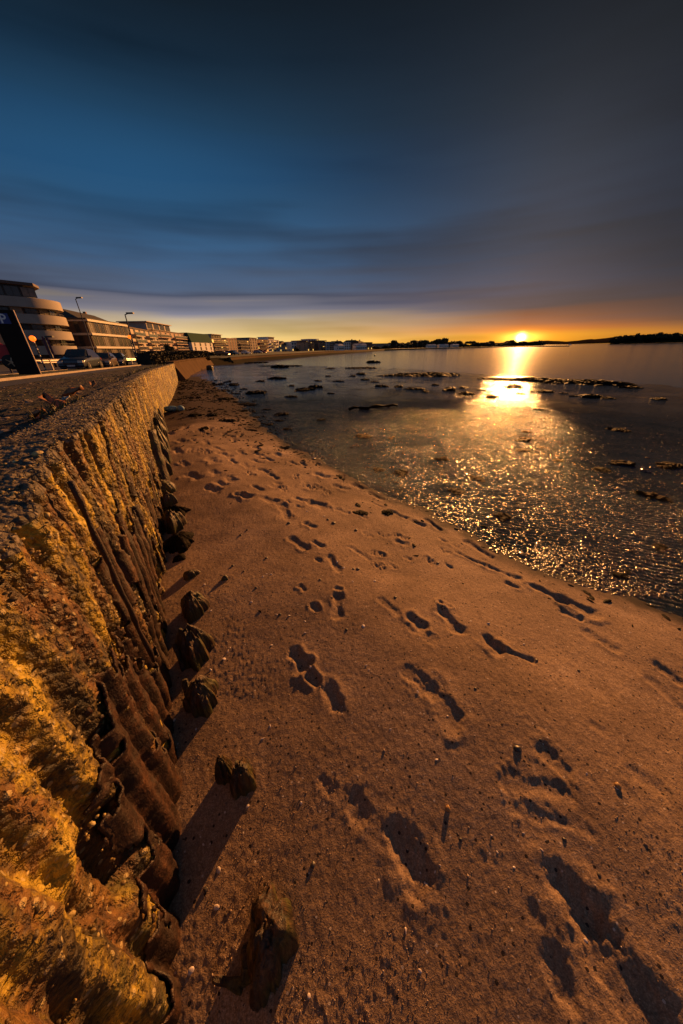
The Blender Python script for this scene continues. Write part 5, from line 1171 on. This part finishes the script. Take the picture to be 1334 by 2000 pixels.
lamp(100, 703, 36, 660, 'short dark street lamp behind the parking sign', .6)
ORG = glow('beacon_orange', (1, .16, .01), .9)
def beacon(px, Y, yt, zb, label):
    X = az(px) * Y; h = atY(px, yt, Y)[2] - zb; root = empty('crossing_beacon', (X, Y, zb), 0, label, 'beacon', 'orange globe beacons at the crossing'); m = MB(); k = 9
    for i in range(k): MB().tube([(0, 0, h * i / k), (0, 0, h * (i + 1) / k - .002)], .05, 8).build('pole_band', GALV if i % 2 == 0 else METAL, root, True)
    v, f = ICO[2]; mesh_obj('globe', v * .2 + np.array([0, 0, h + .17]), f, ORG, root, True)
beacon(77, 27, 666, .68, 'orange globe beacon on a pole just right of the parking sign'); beacon(262, 44, 661, .58, 'orange globe beacon beside the second street lamp')
MB_ = MB().tube([(0, 0, 0), (0, 0, 1.6)], .05, 8); q = lp(88, 704); o = MB_.build('slim_post', GALV, None, True); o.location = q; tag(o, 'slim sunlit post between the beacon and the dark lamp', 'post')

def psign():
    b = lp(60, 733); root = empty('parking_sign', b, math.radians(34), 'tall dark parking totem sign with a white P on a blue square', 'sign'); Y = b[1]
    h = float(atY(60, 604, Y)[2] - b[2]); w = .80
    MB().box(-w / 2, w / 2, -.09, .09, -.15, h).build('panel', plain('totem_black', (.022, .016, .014), .8, .2, spec=.1), root)
    MB().box(w / 2 + .002, w / 2 + .03, -.095, .095, -.15, h + .01).build('lit_edge', plain('sign_lit_edge', (.35, .25, .18), .45), root)  # sunlight on the right edge, put in as a paler strip
    bl = MB().box(-w / 2 + .10, w / 2 - .24, -.100, -.092, h - .56, h - .14).build('blue_square', plain('sign_blue', (.02, .04, .22), .4), root)
    # the letter P
    m = MB(); x0 = -.17; z0 = h - .54; m.box(x0, x0 + .07, -.106, -.1015, z0, z0 + .38); K = 12; ro, ri = .115, .05; vs = []
    for k in range(K + 1):
        a = math.pi / 2 - math.pi * k / K
        for r in (ro, ri): vs += [(x0 + .115 + r * math.cos(a), -.106, z0 + .265 + r * math.sin(a)), (x0 + .115 + r * math.cos(a), -.1015, z0 + .265 + r * math.sin(a))]
    fs = [(4 * k, 4 * k + 2, 4 * k + 6, 4 * k + 4) for k in range(K)] + [(4 * k, 4 * k + 4, 4 * k + 5, 4 * k + 1) for k in range(K)]
    m.poly(vs, fs); m.box(x0 + .0705, x0 + .116, -.106, -.1015, z0 + .315, z0 + .38); m.box(x0 + .0705, x0 + .116, -.106, -.1015, z0 + .15, z0 + .215)
    m.build('letter_p', plain('sign_white', (.75, .75, .75), .4, .05), bl)
psign()
def board():
    b = lp(38, 727); root = empty('information_board', (b[0], b[1], b[2]), math.radians(30), 'blank pale information board on two timber posts left of the parking sign', 'board'); h = float(atY(10, 648, b[1])[2] - b[2])
    for x in (-.42, -.08): MB().box(x, x + .09, -.05, .05, -.1, h * .64).build('post', METAL, root)
    MB().box(-.75, .12, -.075, -.05, h * .5, h).build('panel', plain('board_panel', (.42, .27, .12), .5, .15, 2), root)
    MB().box(-.79, -.752, -.085, -.04, h * .49, h + .02).build('frame', METAL, root)
board()
# red van parked behind the signs
def van():
    b = atY(-52, 724, 16.5); root = empty('red_van', (b[0], b[1], b[2]), math.radians(44), 'red panel van parked side on behind the signs at the left edge', 'van')
    RED = plain('red_paint', (.42, .012, .02), .35, .08); L, Wd, H = 4.6, 1.8, 2.0
    out = [(-L / 2, .35), (L / 2 - 1.2, .35), (L / 2 - .1, .38), (L / 2, .55), (L / 2 - .05, .95), (L / 2 - .9, 1.1), (L / 2 - 1.35, 1.75), (L / 2 - 1.7, H), (-L / 2 + .1, H), (-L / 2, H - .15)]
    vs = [(x, -Wd / 2, z) for x, z in out] + [(x, Wd / 2, z) for x, z in out]; n = len(out); fs = [tuple(range(n)), tuple(range(n, 2 * n))[::-1]] + [(i, n + i, n + (i + 1) % n, (i + 1) % n) for i in range(n)]
    body = mesh_obj('body', vs, fs, RED, root, False); md = body.modifiers.new('b', 'BEVEL'); md.width = .06; md.segments = 3
    MB().box(-L / 2 + .1, L / 2 - .2, -Wd / 2 - .012, -Wd / 2 - .003, .40, .47).build('side_strip', FRAME, root)
    MB().box(L / 2 - 1.95, L / 2 - 1.3, -Wd / 2 - .012, -Wd / 2 - .003, 1.15, 1.65).build('side_window', GLASS, root)
    MB().box(-L / 2 - .02, -L / 2 + .001, -.7, .7, 1.2, 1.7).build('rear_window', GLASS, root)
    for x in (-L / 2 + .8, L / 2 - .85):
        for s in (-1, 1): wheel(root, x, s * (Wd / 2 - .08), .33, .22)
TYRE = plain('tyre', (.015, .015, .016), .8); RIM = plain('alloy_rim', (.35, .3, .22), .3, .1, 5, metal=.7)
def wheel(root, x, y, r, w):
    t = MB().tube([(x, y - w / 2, r), (x, y - w / 2 + .03, r), (x, y + w / 2 - .03, r), (x, y + w / 2, r)], [r * .92, r, r, r * .92], 20).build('wheel', TYRE, root, True)
    sgn = -1 if y < 0 else 1; m = MB(); yo = y + sgn * (w / 2 + .004)
    m.tube([(x, yo - .004, r), (x, yo, r)], [r * .2, r * .2], 10)
    for k in range(5):
        a = k * 2 * math.pi / 5; m.tube([(x, yo, r), (x + math.cos(a) * r * .62, yo, r + math.sin(a) * r * .62)], [.03, .025], 4)
    m.build('rim', RIM, t)
van()
CARM = {}
def car(px, py, wpxY, heading, label, paint, suv=False, z=None, detailed=True, group='cars parked along the road'):
    Y = wpxY; X = az(px) * Y; z = float(lp(px, py)[2]) - .03 if z is None else z
    root = empty('parked_car', (X, Y, z), heading, label, 'car', group); L, Wd, H = (4.5, 1.85, 1.62) if suv else (4.3, 1.78, 1.46)
    PT = paint; n = 24
    xs = np.linspace(-L / 2, L / 2, n)
    def top(x):                      # bonnet at +x
        return float(np.interp(x / L, [-.5, -.48, -.42, -.30, .02, .20, .33, .44, .49, .5], [.62, .95, H * .80 if suv else H * .72, H * .97, H, H * .66, H * .60, H * .52, .58, .45]))
    def belt(x): return float(np.interp(x / L, [-.5, -.45, .2, .45, .5], [.60, .96, .93, .82, .5]))
    vs = []; K = 12
    for x in xs:
        t = top(x); b = min(belt(x), t - .01); wt = Wd / 2 * (1 - .10 * max(0, abs(x) / L * 2 - .7) * 3); wr = wt * (.76 if t > b + .2 else .93); bt = .28
        sec = [(-wt * .9, bt), (-wt, bt + .16), (-wt, b - .08), (-wt * .97, b), (-wr, t - .06), (-wr * .85, t), (wr * .85, t), (wr, t - .06), (wt * .97, b), (wt, b - .08), (wt, bt + .16), (wt * .9, bt)]
        vs += [(x, y, zz) for y, zz in sec]
    fs = [(i * K + k, i * K + (k + 1) % K, (i + 1) * K + (k + 1) % K, (i + 1) * K + k) for i in range(n - 1) for k in range(K)] + [tuple(range(K))[::-1], tuple((n - 1) * K + k for k in range(K))]
    mesh_obj('body', vs, fs, PT, root, True).data.flip_normals()
    if not detailed:
        MB().box(-L * .35, L * .12, -Wd / 2 * .93, Wd / 2 * .93, .97, H * .9).build('windows', GLASS, root)
        for x in (-L / 2 + .8, L / 2 - .85):
            for s in (-1, 1): wheel(root, x, s * (Wd / 2 - .08), .33, .22)
        return root
    def topat(x, o=.012): return top(x) + o
    # windscreen, side glass, rear glass
    ww = Wd / 2 * .68; x0, x1 = L * .20, L * .045
    mesh_obj('windscreen', [(x0, -ww * 1.08, topat(x0, .03)), (x0, ww * 1.08, topat(x0, .03)), (x1, ww, topat(x1, .0)), (x1, -ww, topat(x1, .0))], [(0, 1, 2, 3)], GLASS, root)
    for s in (-1, 1):
        yb = s * (Wd / 2 * .975 + .006); yt = s * (Wd / 2 * .775 + .012)
        mesh_obj('side_window', [(-L * .36, yb, .99), (L * .17, yb, .97), (L * .03, yt, H - .10), (-L * .30, yt, H - .12)], [(0, 1, 2, 3)], GLASS, root)
        MB().box(L / 2 - .30, L / 2 - .03, s * Wd * .36 - .17, s * Wd * .36 + .17, .62, .78).build('headlight', plain('headlight_lens', (.55, .55, .5), .12), root)
        MB().box(-L / 2 - .01, -L / 2 + .14, s * Wd * .38 - .14, s * Wd * .38 + .14, .72, .92).build('tail_light', plain('tail_lens', (.3, .01, .01), .3), root)
        MB().box(L * .17 - .08, L * .17 + .08, s * (Wd / 2 + .08) - .09, s * (Wd / 2 + .08) + .09, .98, 1.12).build('wing_mirror', PT, root)
    MB().box(L / 2 - .06, L / 2 + .025, -.48, .48, .50, .64).build('grille', METAL, root)
    MB().box(L / 2 + .0, L / 2 + .035, -.26, .26, .38, .49).build('number_plate', plain('plate_white', (.5, .48, .45), .4), root)
    MB().box(L / 2 - .15, L / 2 + .01, -.75, .75, .26, .34).build('bumper', METAL, root)
    for x in (-L / 2 + .8, L / 2 - .85):
        for s in (-1, 1): wheel(root, x, s * (Wd / 2 - .08), .34, .22)
    return root
def paint(n, c): return plain(n, c, .22, .1, 1, spec=.6)
car(153, 717, 29, math.radians(-72), 'dark grey estate car facing the camera nearest on the road', paint('grey_paint', (.035, .042, .055)), True)
car(197, 713, 33.5, math.radians(-66), 'pale bronze car parked directly behind the dark grey car', paint('bronze_paint', (.12, .085, .06)))
car(222, 711, 38, math.radians(-64), 'black car third in the row behind the bronze car', paint('black_paint', (.02, .02, .022)))
fc = [(441, 700, 118, 'dark parked car nearest the far promenade', (.02, .02, .025)), (450, 699, 124, 'black parked car second along the far promenade', (.015, .015, .015)), (457, 698, 128, 'silver parked car third along the far promenade', (.3, .3, .3)), (480, 697, 140, 'white van like car parked before the dark brick flats', (.6, .6, .6)), (503, 695, 170, 'pale blue parked car near the tower house', (.15, .2, .3)), (512, 694, 180, 'red parked car near the orange flats', (.2, .02, .02)), (434, 700, 112, 'brown parked car beside the low promenade', (.09, .05, .03))]
for i, (px, py, Y, lb, c) in enumerate(fc): car(px, py, Y, math.radians(-60 + i * 9), lb, paint('car_paint_%s' % 'abcdefg'[i], c), i % 2 == 0, .42, False, 'far cars on the promenade')
def rail(pxa, pya, pxb, pyb, label, Ya, Yb):
    a = atY(pxa, pya, Ya); b = atY(pxb, pyb, Yb); root = empty('guard_rail', (0, 0, 0), 0, label, 'railing', 'low steel rails along the road'); m = MB(); A = Vector(a); B = Vector(b)
    d = (B - A); 
    vs = []
    for p in (A, B):
        for z, o in ((-.16, 0), (-.08, -.05), (0, 0), (.08, -.05), (.16, 0)): vs.append((p.x + .45 * o, p.y + o, p.z + z))
    mesh_obj('beam', vs, [(k, k + 1, k + 6, k + 5) for k in range(4)], GALV, root, False).modifiers.new('t', 'SOLIDIFY').thickness = .03
    n = int(d.length / 2)
    for i in range(n + 1):
        p = A + d * (i / n); MB().box(p.x - .05, p.x + .05, p.y + .02, p.y + .12, p.z - .75, p.z + .1).build('post', GALV, root)
rail(66, 706, 122, 704, 'sunlit steel guard rail left of the dark grey car', 27, 31); rail(186, 702, 282, 701, 'sunlit steel guard rail behind the parked cars', 40, 52)
# boats and masts off the far trees
for i, px in enumerate([774, 781, 789, 797, 806, 815, 826]):
    Y = 560 + i * 6; root = empty('moored_yacht', (az(px) * Y, Y, SEA), .4 * i, 'small moored yacht with a bare mast in front of the dark trees', 'yacht', 'yachts moored in front of the far trees')
    m = MB(); n = 9; vs = []
    for k in range(n):
        u = k / (n - 1); w = 1.15 * math.sin(math.pi * (u * .85 + .1)) ; x = (u - .5) * 7.5
        vs += [(x, -w, 1.0), (x, -w * .6, .1), (x, w * .6, .1), (x, w, 1.0)]
    m.poly(vs, [(k * 4 + j, k * 4 + (j + 1) % 4, k * 4 + 4 + (j + 1) % 4, k * 4 + 4 + j) for k in range(n - 1) for j in range(4)]).build('hull', WHITE, root, True)
    MB().box(-1.6, 1.0, -.7, .7, 1.0, 1.5).build('cabin', WHITE, root); MB().tube([(.6, 0, 1), (.6, 0, 9.5)], .09, 6).build('mast', GALV, root)
o = MB().poly([(-4, -1.4, 0), (4, -1.4, 0), (5, 0, 0), (4, 1.4, 0), (-4, 1.4, 0), (-4, -1.6, 1.4), (4.4, -1.5, 1.4), (6, 0, 1.5), (4.4, 1.5, 1.4), (-4, 1.6, 1.4)], [(0, 1, 6, 5), (1, 2, 7, 6), (2, 3, 8, 7), (3, 4, 9, 8), (4, 0, 5, 9), (5, 6, 7, 8, 9)]).box(-2, 1.5, -1, 1, 1.405, 2.8)
o = o.build('motor_boat', WHITE); Y = 900; o.location = (az(1113) * Y, Y, SEA); tag(o, 'small white motor boat on the water right of the sun', 'boat')
o = MB().tube([(0, 0, -.1), (0, 0, .25), (0, 0, .5)], [.25, .25, .08], 10).build('buoy', plain('yellow_buoy', (.5, .35, .05), .5), None, True); g = at(732, 695, SEA); o.location = g; tag(o, 'small yellow buoy on the calm water before the houses', 'buoy')
